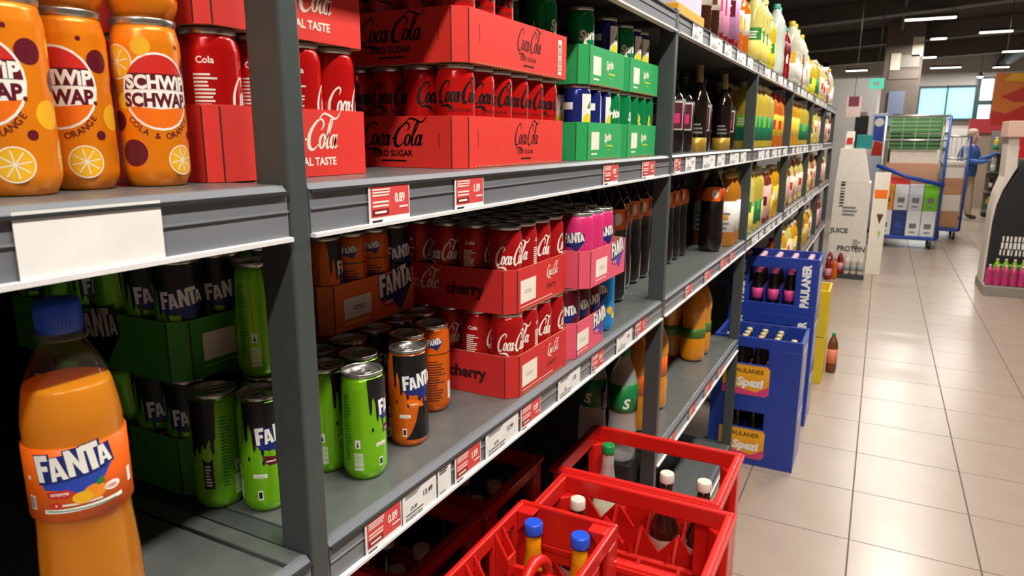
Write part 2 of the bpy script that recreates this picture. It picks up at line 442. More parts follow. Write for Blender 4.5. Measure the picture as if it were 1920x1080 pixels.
# ------------------------------------------------------------------ price tags
def price_tag(y0, y1, lv, kind, price, label, group=None, z0=-.0505, z1=-.007):
    z = ZS[lv]; h = z1 - z0; wd = y1 - y0
    t = thing('price_tag', label, 'price tag', (XF + .0012, y0, z + z0), 0, group)
    card = MB().prism([(0, 0), (wd, 0), (wd, h), (0, h)], 'x', 0, .0007).build('card', paper, t)
    A = Art()
    if kind == 'red':
        m = .003; A.rect(m, wd - m * .6, h * .16, h - m * .7, tagred, 0)
        A.text(price, wd * .74, h * .5, h * .34, white, 1, .03, sx=.75)
        tiny_lines(A, wd * .72, wd * .95, h * .34, h * .44, 1, white, 1, 2); tiny_lines(A, wd * .08, wd * .55, h * .7, h * .92, 3, white, 1, 5)
        tiny_lines(A, wd * .08, wd * .5, h * .42, h * .62, 2, cream, 1, 6); A.rect(wd * .07, wd * .46, h * .2, h * .36, darkred, 1); A.rect(wd * .12, wd * .4, h * .25, h * .31, white, 2)
        tiny_lines(A, wd * .06, wd * .4, h * .03, h * .13, 1, black, 1, 7)
    elif kind == 'white':
        A.text(price, wd * .72, h * .52, h * .24, black, 1, .02); A.text(price, wd * .3, h * .34, h * .16, black, 1, .02)
        tiny_lines(A, wd * .08, wd * .6, h * .8, h * .93, 2, greyprint, 1, 3); tiny_lines(A, wd * .08, wd * .85, h * .24, h * .3, 1, black, 1, 4)
        bars(A, wd * .08, wd * .55, h * .06, h * .18, 24, greyprint, 1, 8)
    elif kind == 'mini':
        tiny_lines(A, wd * .1, wd * .9, h * .78, h * .94, 2, black, 1, 3); tiny_lines(A, wd * .1, wd * .8, h * .12, h * .2, 1, greyprint, 1, 4)
    if A.t: add('print', A.flat('print', (.0007, 0, 0), (0, 1, 0), (0, 0, 1)), card)
    return t


price_tag(.2505, .358, 'mid', 'blank', '', 'large blank white card on the lip under the orange cans', None, -.0495, -.004)
price_tag(.612, .688, 'mid', 'red', '0.89', 'red price tag below the stack with white script logos', 'red price tags')
price_tag(.79, .866, 'mid', 'red', '1.09', 'red price tag below the red trays with black script', 'red price tags')
price_tag(1.355, 1.443, 'mid', 'red', '0.89', 'red price tag below the first green tray', 'red price tags')
price_tag(1.617, 1.718, 'mid', 'red', '0.89', 'red price tag below the second green tray, beside a post', 'red price tags')
for y0, y1, k, pr, lb in ((.581, .652, 'red', '0.89', 'red price tag nearest the front post on the lower shelf lip'), (.655, .732, 'white', '13.49', 'white price tag right of the nearest red tag on the lower lip'),
                          (.736, .769, 'mini', '', 'narrow white tag almost without print on the lower lip'), (.78, .853, 'red', '1.09', 'red price tag after the narrow white tag, lower lip'),
                          (.869, .979, 'white', '12.99', 'wide white price tag below the gap before the cherry trays'), (.989, 1.067, 'red', '0.89', 'red price tag at the corner of the lower cherry tray'),
                          (1.145, 1.254, 'white', '1.25', 'white price tag under the joint of cherry and pink trays'), (1.319, 1.389, 'red', '0.89', 'red price tag below the lower pink tray'),
                          (1.477, 1.59, 'white', '1.25', 'white price tag below the blue can on the lower shelf'), (1.615, 1.704, 'red', '1.09', 'last red price tag before the second post, lower shelf')):
    price_tag(y0, y1, 'low', k, pr, lb, 'red price tags' if k == 'red' else 'white price tags')
for n, (y0, y1) in zip(('first', 'second', 'third', 'fourth'), ((2.115, 2.205), (2.38, 2.481), (2.648, 2.77), (2.835, 2.926))):
    price_tag(y0, y1, 'low', 'red', '1.29', n + ' red price tag along the bay with the dark bottles', 'red price tags by the dark bottles')
for n, (y0, y1) in zip(('first', 'second', 'third', 'fourth'), ((1.993, 2.094), (2.27, 2.371), (2.506, 2.645), (2.745, 2.841))):
    price_tag(y0, y1, 'under', 'red', '1.29', n + ' red price tag on the low shelf with orange bottles', 'red price tags on the low shelf')
price_tag(1.905, 1.973, 'mid', 'red', '4.99', 'red price tag right of the second post, dark bottle shelf', 'red price tags')
ordn = ('first', 'second', 'third', 'fourth', 'fifth', 'sixth', 'seventh', 'eighth')
bayn = {2: 'bay after the second post', 3: 'bay after the third post', 4: 'bay after the fourth post', 5: 'bay after the fifth post'}
for bi in (2, 3, 4, 5):
    y0, y1 = BAYS[bi]
    for lv, lname in (('top', 'top shelf'), ('mid', 'middle shelf'), ('low', 'lower shelf')):
        if bi == 2 and lv == 'low': continue
        n = 5
        for k in range(n):
            a = y0 + .14 + (y1 - y0 - .2) * k / n
            price_tag(a, a + .12 + .06 * ((k + bi) % 2), lv, 'white', '2.49', f'{ordn[k]} white price tag on the {lname}, {bayn[bi]}', f'white tags on the {lname}')

# ------------------------------------------------------------------ drink cans
CR = .0287
CAN_PROF = [(.0215, .0), (.0235, .0012), (.0262, .0065), (.0285, .0125), (CR, .0165), (CR, .124), (.0283, .1275), (.0268, .1345), (.0258, .1392)]
LID_PROF = [(.0258, .1392), (.0262, .1395), (.0270, .1412), (.0271, .1444), (.0266, .1455), (.0258, .1455), (.0252, .1442), (.0246, .1400), (.0235, .1396), (.0225, .1410), (.004, .1412)]
lid_me = MB().lathe(LID_PROF, 28).mesh('lid', alu)
tb = MB().tube([(.0085 * math.cos(t) + .006, .0068 * math.sin(t), .1425) for t in [k * math.pi / 8 for k in range(16)]], .0013, 6, closed=True)
tb.lathe([(.0022, .1405), (.0022, .1435), (.0012, .144)], 10, (-.0005, 0, 0)); tb.box(-.006, .0, -.005, .005, .1418, .1428)
tab_me = tb.mesh('pull_tab', alu)
WRAP = math.pi * CR


def canr(z): return CR


def can_kit(name, mat, art, lid_mat=None):
    body = MB().lathe(CAN_PROF, 48).mesh('body', mat)
    lm, tm_ = lid_me, tab_me
    if lid_mat:
        lm = MB().lathe(LID_PROF, 28).mesh('lid', lid_mat)
        tm_ = tab_me.copy(); tm_.materials.clear(); tm_.materials.append(lid_mat)
    return [('body', body, None, 0), ('lid', lm, None, 0), ('pull_tab', tm_, 1, 0), ('printed_artwork', art.cyl('printed_artwork', CR), 0, 0)]


def back_panel(A, u, m, L=0):
    A.text('Cola', u, .112, .009, m, L, .02); tiny_lines(A, u - .012, u + .012, .072, .104, 9, m, L, 3); A.rect(u - .012, u + .012, .0655, .0675, m, L)
    tiny_lines(A, u - .012, u + .008, .028, .062, 7, m, L, 9); bars(A, u + .009, u + .0125, .028, .062, 12, m, L, 4, upright=False)


# orange cola-mix can
A = Art()
A.disc(0, .083, .0305, white, 0, .0335); A.disc(0, .083, .0285, orangep, 1, .0315)
hd = [(.0285 * math.cos(t), .083 + .0315 * math.sin(t)) for t in [math.pi * k / 24 for k in range(25)]]
A.poly([(.0285, .0845)] + [p for p in hd if p[1] > .0845] + [(-.0285, .0845)], maroon, 2)
A.poly([p for p in hd if p[1] > .0985] and [(.0252, .0985)] + [p for p in hd if p[1] > .0985] + [(-.0252, .0985)], redprint, 3)
A.poly([(-.0285, .0845), (-.0285, .079), (-.0262, .0705), (.0, .068), (.0262, .0705), (.0285, .079), (.0285, .0845), (0, .0855)], white, 2)
A.text('SCHWiP', 0, .0858, .0158, white, 4, .045, sx=.92); A.text('SCHWAP.', 0, .0705, .0158, maroon, 4, .045, sx=.86)
for k, ch in enumerate('COLA & ORANGE'):
    a = -.9 + k * .15; A.text(ch, .034 * math.sin(a), .083 - .041 * math.cos(a), .0072, maroon, 1, .02, rot=a)
fruit_slice(A, -.004 + .02, .0235, .0135, 0); fruit_slice(A, -.035, .108, .015, 0); fruit_slice(A, .066, .03, .0145, 0); fruit_slice(A, -.075, .05, .0145, 0)
for u, v, r, m in ((.034, .105, .0095, maroon), (-.012, .121, .008, goldp), (-.026, .03, .012, maroon), (.045, .06, .011, goldp), (.03, .045, .004, maroon), (-.04, .058, .009, maroon), (-.031, .075, .007, goldp),
                   (-.055, .09, .008, maroon), (.06, .11, .008, goldp), (.058, .085, .009, maroon), (-.066, .025, .01, maroon), (.02, .122, .002, maroon), (-.028, .118, .0018, maroon)): A.disc(u, v, r, m, 0)
schwip = can_kit('schwip', M('can_orange', (240, 132, 14), .3, .25, var=.03), A)
# same design with the lower dark patch and recycling mark for the can nearest the trays
# red cola cans, white and black script
A = Art(); A.t and None
B_ = Art(); cola_script(B_, 0, .07, .03, white, 0, .62, 1.25); B_.text('ORIGINAL TASTE', .0, .045, .0062, white, 0, .015)
back_panel(B_, .055, white); back_panel(B_, -.055, white)
cola = can_kit('cola', M('can_red', (206, 22, 20), .2, .32, var=.03), B_)
B_ = Art(); cola_script(B_, 0, .092, .03, black, 0, .72, 1.7); B_.text('ZERO SUGAR', 0, .079, .0062, black, 0, .015); back_panel(B_, .06, white)
cola_script(B_, -.088, .092, .03, black, 0, .72, 1.7)
zero = can_kit('zero', MATS['can_red'], B_)
B_ = Art(); cola_script(B_, 0, .082, .03, white, 0, .62, 1.3); B_.text('cherry', 0, .045, .011, darkred, 0, .03); back_panel(B_, .056, white); back_panel(B_, -.056, white)
cherry = can_kit('cherry', M('can_cherry', (186, 24, 26), .2, .32, var=.03), B_)
# green and navy lemon cans
B_ = Art(); B_.text('Sprite', 0, .085, .026, white, 1, .04, .3, .9, .12)
for u in (-.07, -.025, .03, .07): B_.poly([(u, .02), (u + .006, .02), (u + .014, .09), (u + .010, .1)], M('lemon_yellow', (225, 215, 30), .4), 0); B_.poly([(u + .009, .02), (u + .013, .02), (u + .016, .075), (u + .013, .08)], cream, 0)
back_panel(B_, .055, white)
lemonlime = can_kit('lemonlime', M('can_green', (16, 140, 78), .2, .32, var=.03), B_)
B_ = Art()
for s_ in (-.045, .045):
    B_.rect(s_ - .012, s_ + .03, .012, .128, white, 0); B_.disc(s_ + .004, .075, .0135, MATS['lemon_yellow'], 1, .016); B_.poly([(s_ + .0, .1), (s_ + .012, .118), (s_ + .014, .1)], leafg, 1)
B_.disc(0, .03, .011, white, 0, .014); B_.disc(0, .03, .006, MATS['lemon_yellow'], 1, .009); B_.rect(-.014, .014, .098, .112, white, 0)
lemonnavy = can_kit('lemonnavy', M('can_navy', (32, 44, 120), .2, .32, var=.03), B_)


def drip_edge(u0, u1, z0, z1, n, seed, amp=.022):
    r = random.Random(seed); pts = []; wd = (u1 - u0) / n
    for i in range(n):
        t = (i + .5) / n; zb = z0 + (z1 - z0) * t; d = r.uniform(.2, 1) * amp; a = u0 + (i + r.uniform(-.12, .12)) * wd
        pts += [(a + .08 * wd, zb + .004), (a + .2 * wd, zb - d * .8), (a + .38 * wd, zb - d), (a + .56 * wd, zb - d * .8), (a + .66 * wd, zb + .002), (a + .82 * wd, zb + .006)]
    return pts


def spooky(col, back):
    # black can over bright base with dripping edge, chunky word, small print
    B = Art()
    e = drip_edge(-.018, .064, .112, .042, 9, 5, .026)
    B.poly([(-.018, .139)] + e + [(.064, .139)], black, 0)
    for k in range(4): B.disc(-.012 + .017 * k, .07 - .011 * k + .006 * (k % 2), .0016, black, 0, .003)
    chunky_word(B, .024, .09, .05, 1, banner=navy, tilt=.1)
    B.poly([(.004, .074), (.022, .071), (.03, .062), (.012, .061), (.005, .066)], maroon if col is limep else orangep, 2); tiny_lines(B, .008, .02, .0655, .0685, 1, white, 3)
    B.rect(-.008, .008, .046, .051, white, 1); tiny_lines(B, -.006, .006, .0475, .049, 1, greyprint, 2)
    B.rect(-.004, .002, .018, .03, white, 1); B.rect(-.003, .001, .02, .028, black, 2)
    if col is limep: B.poly([(.022, .012), (.028, .022), (.036, .034), (.046, .04), (.058, .034), (.062, .012)], black, 0)
    else: B.poly([(.0, .0125), (.008, .022), (.016, .04), (.02, .058), (.03, .068), (.066, .06), (.066, .0125)], black, 0)
    bars(B, -.038, -.026, .016, .04, 16, white, 1, 2, upright=False); B.rect(-.036, -.029, .046, .058, white, 1); B.poly([(-.034, .048), (-.031, .048), (-.0325, .056)], black, 2)
    tiny_lines(B, -.052, -.04, .03, .12, 22, leafg if col is limep else brownp, 1, 4)
    B.disc(-.068, .072, .006, limep if col is limep else orangep, 2, .009)
    B.rect(-.074, -.062, .028, .066, black, 1); tiny_lines(B, -.072, -.064, .032, .06, 7, white, 2, 6)
    B.poly([(-.09, .139)] + drip_edge(-.09, -.055, .07, .09, 4, 8, .016) + [(-.055, .139)], black, 0)
    return B


sp_lime = can_kit('spooky_lime', M('can_lime', (126, 198, 22), .2, .32, var=.03), spooky(limep, leafg), None)
sp_orange = can_kit('spooky_orange', M('can_bright_orange', (232, 104, 18), .2, .32, var=.03), spooky(orangep, brownp), None)
B_ = Art(); tiny_lines(B_, -.02, .02, .02, .09, 16, brownp, 0, 3); B_.rect(-.05, .05, .098, .0995, black, 0); chunky_word(B_, 0, .115, .024, 0, m=white, banner=navy); B_.rect(.024, .034, .02, .05, white, 0)
B_.rect(-.085, -.05, .012, .139, black, 0)
sp_back = can_kit('spooky_back', MATS['can_bright_orange'], B_)
B_ = Art(); chunky_word(B_, 0, .088, .046, 0, banner=navy); chunky_word(B_, -.08, .088, .046, 0, banner=navy)
fpink = can_kit('pink', M('can_pink', (226, 52, 120), .35, .2, var=.03), B_)
B_ = Art(); chunky_word(B_, 0, .088, .046, 0, banner=navy); chunky_word(B_, .08, .088, .046, 0, banner=navy)
fplum = can_kit('plum', M('can_plum', (104, 18, 34), .3, .25, var=.03), B_)
B_ = Art(); chunky_word(B_, 0, .088, .046, 0, banner=navy); chunky_word(B_, .08, .088, .046, 0, banner=navy)
for u in (-.06, -.02, .03, .06): B_.disc(u, .05, .009, goldp, 0); B_.disc(u + .012, .036, .007, M('lemon_yellow', (225, 215, 30)), 0)
fblue = can_kit('blue', M('can_blue', (30, 140, 214), .3, .25, var=.03), B_)


def face_cam(x, y, off=0.): return math.atan2(-y, -x) + off


def can(kit, x, y, z, label, group=None, rz=0.):
    return spawn(kit, 'drink_can', label, 'can', (x, y, z + .0004), rz, group)


# ------------------------------------------------------------------ cardboard trays
def tray(x0, x1, y0, y1, z, mat, label, front=None, side=None, group='cardboard can trays', ch=.018, h=.075, edge=None, cut=True, cham=None):
    t = thing('can_tray', label, 'tray', (x1, y0, z + .0006), 0, group); D, W = x1 - x0, y1 - y0; th = .0016
    def ring(o, c):
        return [(-o, c + o * .4), (-o, W - c - o * .4), (-c - o * .4, W - o), (-D + c + o * .4, W - o), (-D + o, W - c - o * .4), (-D + o, c + o * .4), (-D + c + o * .4, o), (-c - o * .4, o)]
    O, I = ring(0, ch), ring(th, ch); b = MB(); n = 8
    for k in range(n):
        a, c_ = O[k], O[(k + 1) % n]; d, e = I[k], I[(k + 1) % n]
        b.face([(*a, 0), (*c_, 0), (*c_, h), (*a, h)], 0); b.face([(*d, .0012), (*e, .0012), (*e, h), (*d, h)], 1); b.face([(*a, h), (*c_, h), (*e, h), (*d, h)], 1)
    b.face([(*p, 0) for p in O], 1); b.face([(*p, .0012) for p in I], 1)
    body = b.build('board', [mat, kraft], t)
    c = MB()
    # folded corner seams and torn perforation teeth along the lower edge
    for sx in (O[0], O[7]): c.box(sx[0] - .0006, sx[0] + .0006, sx[1] - .0006, sx[1] + .0006, .001, h - .002)
    c.build('fold_line', M('fold_shadow', (62, 34, 24), .8), body)
    if cut:
        c = MB(); k = int(W / .009)
        for i in range(4, k - 3): c.box(-.0005, .0009, i * .009, i * .009 + .0045, .0003, .0028)
        c.build('perforation', kraft, body)
    if front: add('front_print', front.flat('front_print', (0, W / 2, 0), (0, 1, 0), (0, 0, 1)), body)
    if side: add('side_print', side.flat('side_print', (-D / 2, 0, 0), (1, 0, 0), (0, 0, 1)), body)
    if cham:
        u = Vector((O[0][0] - O[7][0], O[0][1] - O[7][1], 0)).normalized()
        add('corner_print', cham.flat('corner_print', ((O[0][0] + O[7][0]) / 2, (O[0][1] + O[7][1]) / 2, 0), u, (0, 0, 1)), body)
    return t


def grid(x1, y0, nx, ny, pitch=.0582):
    return [(i, j, x1 - .0313 - i * pitch, y0 + .0313 + j * pitch) for i in range(nx) for j in range(ny)]


tray_red = M('tray_red', (222, 44, 32), .62, var=.05, scale=60); tray_cherry = M('tray_cherry', (204, 38, 36), .62, var=.05, scale=60)
tray_green = M('tray_green', (28, 160, 84), .62, var=.05); tray_pink = M('tray_pink', (226, 84, 108), .62, var=.05); tray_forest = M('tray_lime', (60, 138, 34), .62, var=.05)
tray_orange = M('tray_orange', (236, 108, 26), .62, var=.05)

# middle shelf: red trays with white script beside the front post
zt = ZS['mid']
fr = Art(); cola_script(fr, .004, .031, .034, cream, 0, 1.0, 1.1); fr.text('ORIGINAL TASTE', .006, .0125, .0125, cream, 0, .03)
sd = Art(); bars(sd, .046, .0485, .018, .045, 14, cream, 0, 3, upright=False)
for k, lb in ((0, 'lower red tray with white script behind the front post'), (1, 'upper red tray with white script behind the front post')):
    tray(-.93, -.575, .475, .715, zt + k * .1485, tray_red, lb, fr, sd, ch=.012, cut=False)
for i, j, x, y in grid(-.575, .475, 6, 4):
    if i == 0 or j == 0:
        can(cola, x, y, zt + .002, f'red can with white script behind the post, {ordn[i]} row back, {ordn[j]} from the left', 'red cans in the tray behind the front post', face_cam(x, y, (-.9, .5, 1.8, 2.6, .2, 1.4)[(i + j * 2) % 6] if i else (1.75, 1.85, 1.95, .9)[j]))

# orange cans at the far left of the middle shelf
for n, (x, y, off) in enumerate(((-.592, .308, -.62), (-.615, .371, -.42), (-.600, .432, .28))):
    nm = ('leftmost', 'middle', 'rightmost')[n]
    can(schwip, x, y, zt, f'{nm} orange can of the lower row, white and maroon badge', 'orange cans on the middle shelf', face_cam(x, y, off))
    can(schwip, x - .002, y + .003, zt + .1458, f'orange can standing on top of the {nm} one', 'orange cans on the middle shelf', face_cam(x, y, 1.9 + off))

# red trays with black script
fr = Art(); cola_script(fr, .02, .033, .034, black, 0, .8, 1.0); fr.text('ZERO SUGAR', .015, .018, .0098, black, 0, .01); tiny_lines(fr, -.002, .04, .009, .014, 1, black, 0); fr.rect(-.143, -.142, .03, .056, darkred, 0)
fr2 = Art(); fr2.t = list(fr.t); fr2.mats = list(fr.mats); fr2.rect(.135, .15, .006, .066, cream, 1); bars(fr2, .137, .148, .012, .06, 12, greyprint, 2, 3, upright=False)
sd = Art(); cola_script(sd, -.005, .032, .034, black, 0, 1.05, 1.2); sd.text('ZERO SUGAR', -.005, .0165, .0125, black, 0, .03); tiny_lines(sd, -.025, .025, .0085, .0135, 1, black, 0); sd.rect(.08, .081, .03, .05, black, 0)
tray(-.775, -.535, .87, 1.245, zt, tray_red, 'lower red tray with black script on the middle shelf', fr, sd)
tray(-.772, -.532, .868, 1.25, zt + .1485, tray_red, 'upper red tray with black script and barcode', fr2, sd)
for i, j, x, y in grid(-.535, .8725, 4, 6, .0592):
    if i == 0 or j == 0:
        can(zero, x, y, zt + .002, f'red can with black script, lower tray, row {ordn[i]} from the front, {ordn[j]} from the left', 'red cans with black script', face_cam(x, y, (.25, .95, .1, .5, .3, .8)[(j + i) % 6]))
for i, j, x, y in grid(-.532, .87, 4, 6, .0592):
    if (i < 2 and j < 3) or j == 0:
        can(zero, x, y, zt + .1505, f'red can with black script, upper tray, row {ordn[i]} from the front, {ordn[j]} from the left', 'red cans with black script', face_cam(x, y, .6))
for x, y, lb in ((-.652, 1.213, 'green can at the far end of the upper red tray, further back'), (-.575, 1.213, 'green can at the far end of the upper red tray, nearer the aisle')):
    can(lemonlime, x, y, zt + .1505, lb, 'green lemon cans', face_cam(x, y, 1.6))

# green lemon trays
fr = Art(); fr.rect(-.085, -.04, .02, .056, cream, 0); fr.rect(-.083, -.05, .01, .0135, cream, 0); fr.text('Sprite', .012, .038, .023, cream, 0, .04, .3, .75, .1); fr.rect(.005, .045, .026, .029, MATS['lemon_yellow'], 0); fr.rect(.01, .03, .018, .02, limep, 0)
S1, S2 = 1.325, 1.583
for k, z in enumerate((zt, zt + .1485)):
    up = ('lower', 'upper')[k]
    tray(-.885, -.53, S1, S1 + .247, z, tray_green, f'{up} green tray next to the red trays', fr)
    tray(-.885, -.53, S2, S2 + .247, z, tray_green, f'{up} green tray next to the second post', fr, ch=.01)
for i, j, x, y in grid(-.53, S1, 2, 4, .06):
    can(lemonnavy if j != 3 else lemonlime, x, y, zt + .002, f'{"navy lemon" if j != 3 else "green"} can in the first lower green tray, {ordn[i]} row, {ordn[j]} along', 'lemon cans in green trays', face_cam(x, y, (-.75, .1, -.5, .3)[j]))
for i, j, x, y in grid(-.53, S2, 2, 4, .06):
    can(lemonlime, x, y, zt + .002, f'green can in the second lower green tray, {ordn[i]} row, {ordn[j]} along', 'lemon cans in green trays', face_cam(x, y, 1.9 + .3 * j))
for kit, x, y, lb in ((lemonlime, -.563, S1 + .045, 'green can standing alone at the corner of the upper green tray'), (lemonnavy, -.563, S1 + .185, 'navy can with lemons in the first upper green tray'), (lemonlime, -.563, S2 + .04, 'pale green can, first in the second upper green tray'),
                      (lemonnavy, -.563, S2 + .1, 'navy lemon can, second in the second upper green tray'), (lemonnavy, -.563, S2 + .16, 'navy lemon can, third in the second upper green tray')):
    can(kit, x, y, zt + .1505, lb, 'lemon cans in green trays', face_cam(x, y, -.7 if kit is lemonnavy else .9))

# lower shelf: forest green trays in the near bay
zl = ZS['low']
fr = Art(); fr.rect(-.085, -.005, .02, .055, cream, 0); fr.text('03.27', -.02, .03, .013, greyprint, 1, .01); chunky_word(fr, .06, .045, .07, 0, banner=navy); fr.rect(-.085, -.02, .012, .014, limep, 0)
sd = Art(); chunky_word(sd, .03, .04, .085, 0, banner=black, shadow=black, m=M('dull_cream', (206, 190, 166), .6))
for k in range(2):
    tray(-1.075, -.715, .517, .757, zl + k * .1485, tray_forest, ('lower', 'upper')[k] + ' dark green tray behind the orange bottle', fr, sd, cut=False)
for k in range(2):
    for i, j, x, y in grid(-.715, .518, 6, 4):
        if j == 0 or i == 0:
            can(sp_lime, x, y, zl + .002 + k * .1485, f'black and lime can, {("lower", "upper")[k]} dark green tray, {ordn[i]} row back, {ordn[j]} along', 'cans in the dark green trays', face_cam(x, y, (-.7, -.5, .6, -.3, .9, -.9)[(i + j) % 6]))
for x, y, z, off, lb in ((-.627, .556, zl, -.25, 'black and lime can standing loose left of the front post'), (-.6836, .5342, zl, 1.95, 'black can with lime back panel beside the loose one'),
                         (-.675, .607, zl, .4, 'black can half hidden behind the front post'), (-.676, .606, zl + .1458, .9, 'black and lime can stacked on another behind the front post')):
    can(sp_lime, x, y, z, lb, 'loose black and lime cans', face_cam(x, y, off))

# loose cans right of the front post
for kit, x, y, off, lb in ((sp_lime, -.572, .675, .8, 'lime can at the shelf front with silver lid'), (sp_lime, -.622, .728, -.3, 'lime and black can behind the front lime can'), (sp_lime, -.630, .667, .9, 'lime can partly hidden by the front post'),
                           (sp_orange, -.580, .785, -.2, 'black and orange can at the shelf front'), (sp_orange, -.622, .842, -.2, 'black can behind the black and orange one'), (sp_back, -.622, .910, .15, 'orange can showing its text panel by the cherry trays'),
                           (sp_orange, -.682, .776, .2, 'dark can before the orange tray, first of its row'), (sp_orange, -.688, .846, .2, 'dark can before the orange tray, second of its row'), (sp_orange, -.690, .909, .2, 'dark can before the orange tray, third of its row'),
                           (sp_orange, -.685, .968, .2, 'dark can beside the cherry tray, last of its row'), (sp_lime, -.686, .712, .5, 'dark lime can under the left end of the orange tray')):
    can(kit, x, y, zl, lb, 'loose cans on the lower shelf', face_cam(x, y, off))
for k in range(4):
    can(sp_orange, -.762, .79 + .06 * k, zl, f'dark can carrying the orange tray, {ordn[k]} from the left', 'cans under the orange tray', 1.)
    can(sp_orange, -.94, .79 + .06 * k, zl, f'dark can at the back under the orange tray, {ordn[k]} from the left', 'cans under the orange tray', 1.)
fr = Art(); fr.rect(-.08, -.015, .018, .05, cream, 0); tiny_lines(fr, -.06, -.03, .03, .038, 2, greyprint, 1); chunky_word(fr, .052, .04, .088, 0, banner=navy, sub=redprint); fr.rect(-.08, -.02, .01, .012, cream, 0)
tray(-1.062, -.705, .7585, .9965, zl + .1465, tray_orange, 'orange tray resting on dark cans behind the front post', fr, None, cut=False)
for i, j, x, y in grid(-.705, .759, 2, 4):
    can(sp_orange if j in (0, 3) else sp_back, x, y, zl + .1485, f'can in the orange tray, {ordn[i]} row, {ordn[j]} from the post', 'cans in the orange tray', face_cam(x, y, (.9, .1, .1, -.35)[j]))

# cherry trays
fr = Art(); fr.rect(-.09, -.03, .014, .054, cream, 0); tiny_lines(fr, -.075, -.045, .03, .038, 2, M('pale_grey', (196, 188, 176), .7), 1); cola_script(fr, .04, .044, .02, cream, 0, .75, 1.3); fr.text('cherry', .035, .022, .016, darkred, 0, .02); fr.rect(-.09, .04, .007, .0085, cream, 0)
sd = Art(); sd.text('cherry', .085, .028, .028, M('cherry_dark', (70, 14, 20), .5), 0, .05); cola_script(sd, -.008, .032, .032, cream, 0, .8, 1.1)
for k in range(2):
    tray(-.872 - .003 * k, -.515 - .004 * k, .997, 1.235, zl + k * .1485, tray_cherry, ('lower', 'upper')[k] + ' red cherry tray on the lower shelf', fr, sd)
tray(-1.235, -.878, .997, 1.235, zl + .1485, tray_cherry, 'red cherry tray at the back of the upper layer', None, None, cut=False)
tray(-1.235, -.878, .997, 1.235, zl, tray_cherry, 'red cherry tray at the back of the lower layer', None, None, cut=False)
for k in range(2):
    for i, j, x, y in grid(-.515 - .004 * k, .998, 6, 4):
        if k == 1 or i == 0 or j == 0:
            can(cherry, x, y, zl + .002 + k * .1485, f'cherry can, {("lower", "upper")[k]} front tray, {ordn[i]} row back, {ordn[j]} from the left', f'cherry cans in the {("lower", "upper")[k]} front tray', face_cam(x, y, (.45, -.6, .1, 1.7)[j] if i == 0 else (.3, 1.6, -.4, 1.2, .7, 0)[i]))
for i, j, x, y in grid(-.878, .998, 6, 4):
    can(cherry, x, y, zl + .1505, f'cherry can, upper back tray, {ordn[i]} row back, {ordn[j]} from the left', 'cherry cans in the upper back tray', .5)

# pink trays
fr = Art(); fr.rect(-.075, -.01, .016, .052, cream, 0); tiny_lines(fr, -.055, -.025, .03, .038, 2, MATS['pale_grey'], 1); chunky_word(fr, .055, .045, .075, 0, banner=M('violet_print', (92, 70, 160), .5), sub=magenta); fr.rect(-.075, -.015, .009, .011, cream, 0)
tray(-.84, -.51, 1.243, 1.43, zl, tray_pink, 'lower pink tray beside the cherry trays', fr, None)
tray(-.845, -.485, 1.245, 1.488, zl + .1485, tray_pink, 'upper pink tray jutting out over the lower one', fr, None, ch=.018, cut=False)
for i, j, x, y in grid(-.51, 1.243, 2, 3):
    can(fplum, x, y, zl + .002, f'plum coloured can in the lower pink tray, {ordn[i]} row, {ordn[j]} from the left', 'plum cans in the lower pink tray', face_cam(x, y, (.1, .3, .6)[j]))
for i, j, x, y in grid(-.487, 1.248, 6, 4):
    if i == 0 and j == 3: continue
    kit = fpink if i < 2 else (fblue if (i > 3 and j > 1) else fplum)
    can(kit, x, y, zl + .1505, f'{"pink" if i < 2 else ("blue" if kit is fblue else "plum")} can, upper pink tray, {ordn[i]} row back, {ordn[j]} from the left', 'cans in the upper pink tray', face_cam(x, y, (-.35, -.95, .6, 0)[j]))
for x, y, z, lb in ((-.548, 1.505, zl, 'blue can standing loose right of the pink trays'), (-.612, 1.505, zl, 'blue can behind the loose blue can')):
    can(fblue, x, y, z, lb, 'loose blue cans', face_cam(x, y, -.3))
# ------------------------------------------------------------------ bottles
PET = [(.3, .02), (.7, 0), (.95, .025), (1, .07), (1, .30), (.95, .325), (.95, .57), (1, .60), (1, .65), (.93, .73), (.74, .81), (.5, .875), (.36, .915), (.33, .93), (.33, .96)]
GLASS = [(.3, .012), (.92, 0), (1, .02), (1, .56), (.96, .62), (.72, .70), (.42, .76), (.34, .82), (.32, .96)]
BEER = [(.3, .012), (.92, 0), (1, .02), (1, .52), (.9, .60), (.55, .72), (.42, .82), (.38, .97)]
JAR = [(.3, .01), (.95, 0), (1, .02), (1, .70), (.9, .8), (.6, .87), (.5, .9), (.5, .95)]


def bottle_kit(prof, R, h, body, cap, lab=None, z0=.3, z1=.58, art=None, seg=24, capw=1.12, capz=.93):
    kit = [('body', MB().lathe([(r * R, z * h) for r, z in prof], seg).mesh('body', body), None, 0)]
    cr = prof[-1][0] * R * capw
    c = MB().lathe([(cr, capz * h), (cr * 1.02, capz * h + .003), (cr, h - .003), (cr * .9, h)], seg)
    kit.append(('cap', c.mesh('cap', cap), None, 0))
    if lab:
        def pr_(z):
            for (ra, za), (rb, zb) in zip(prof, prof[1:]):
                if za <= z <= zb and zb > za: return ra + (rb - ra) * (z - za) / (zb - za)
            return prof[1][0]
        lr = max([r for r, z in prof if z0 <= z <= z1] + [pr_(z0), pr_(z1)]) * R + .0006
        kit.append(('label_band', MB().lathe([(lr - .0004, z0 * h - .0002), (lr, z0 * h), (lr, z1 * h), (lr - .0004, z1 * h + .0002)], seg).mesh('label_band', lab), None, 0))
        if art: kit.append(('label_print', art.cyl('label_print', lr, .0003, .006), 2, 0))
    return kit


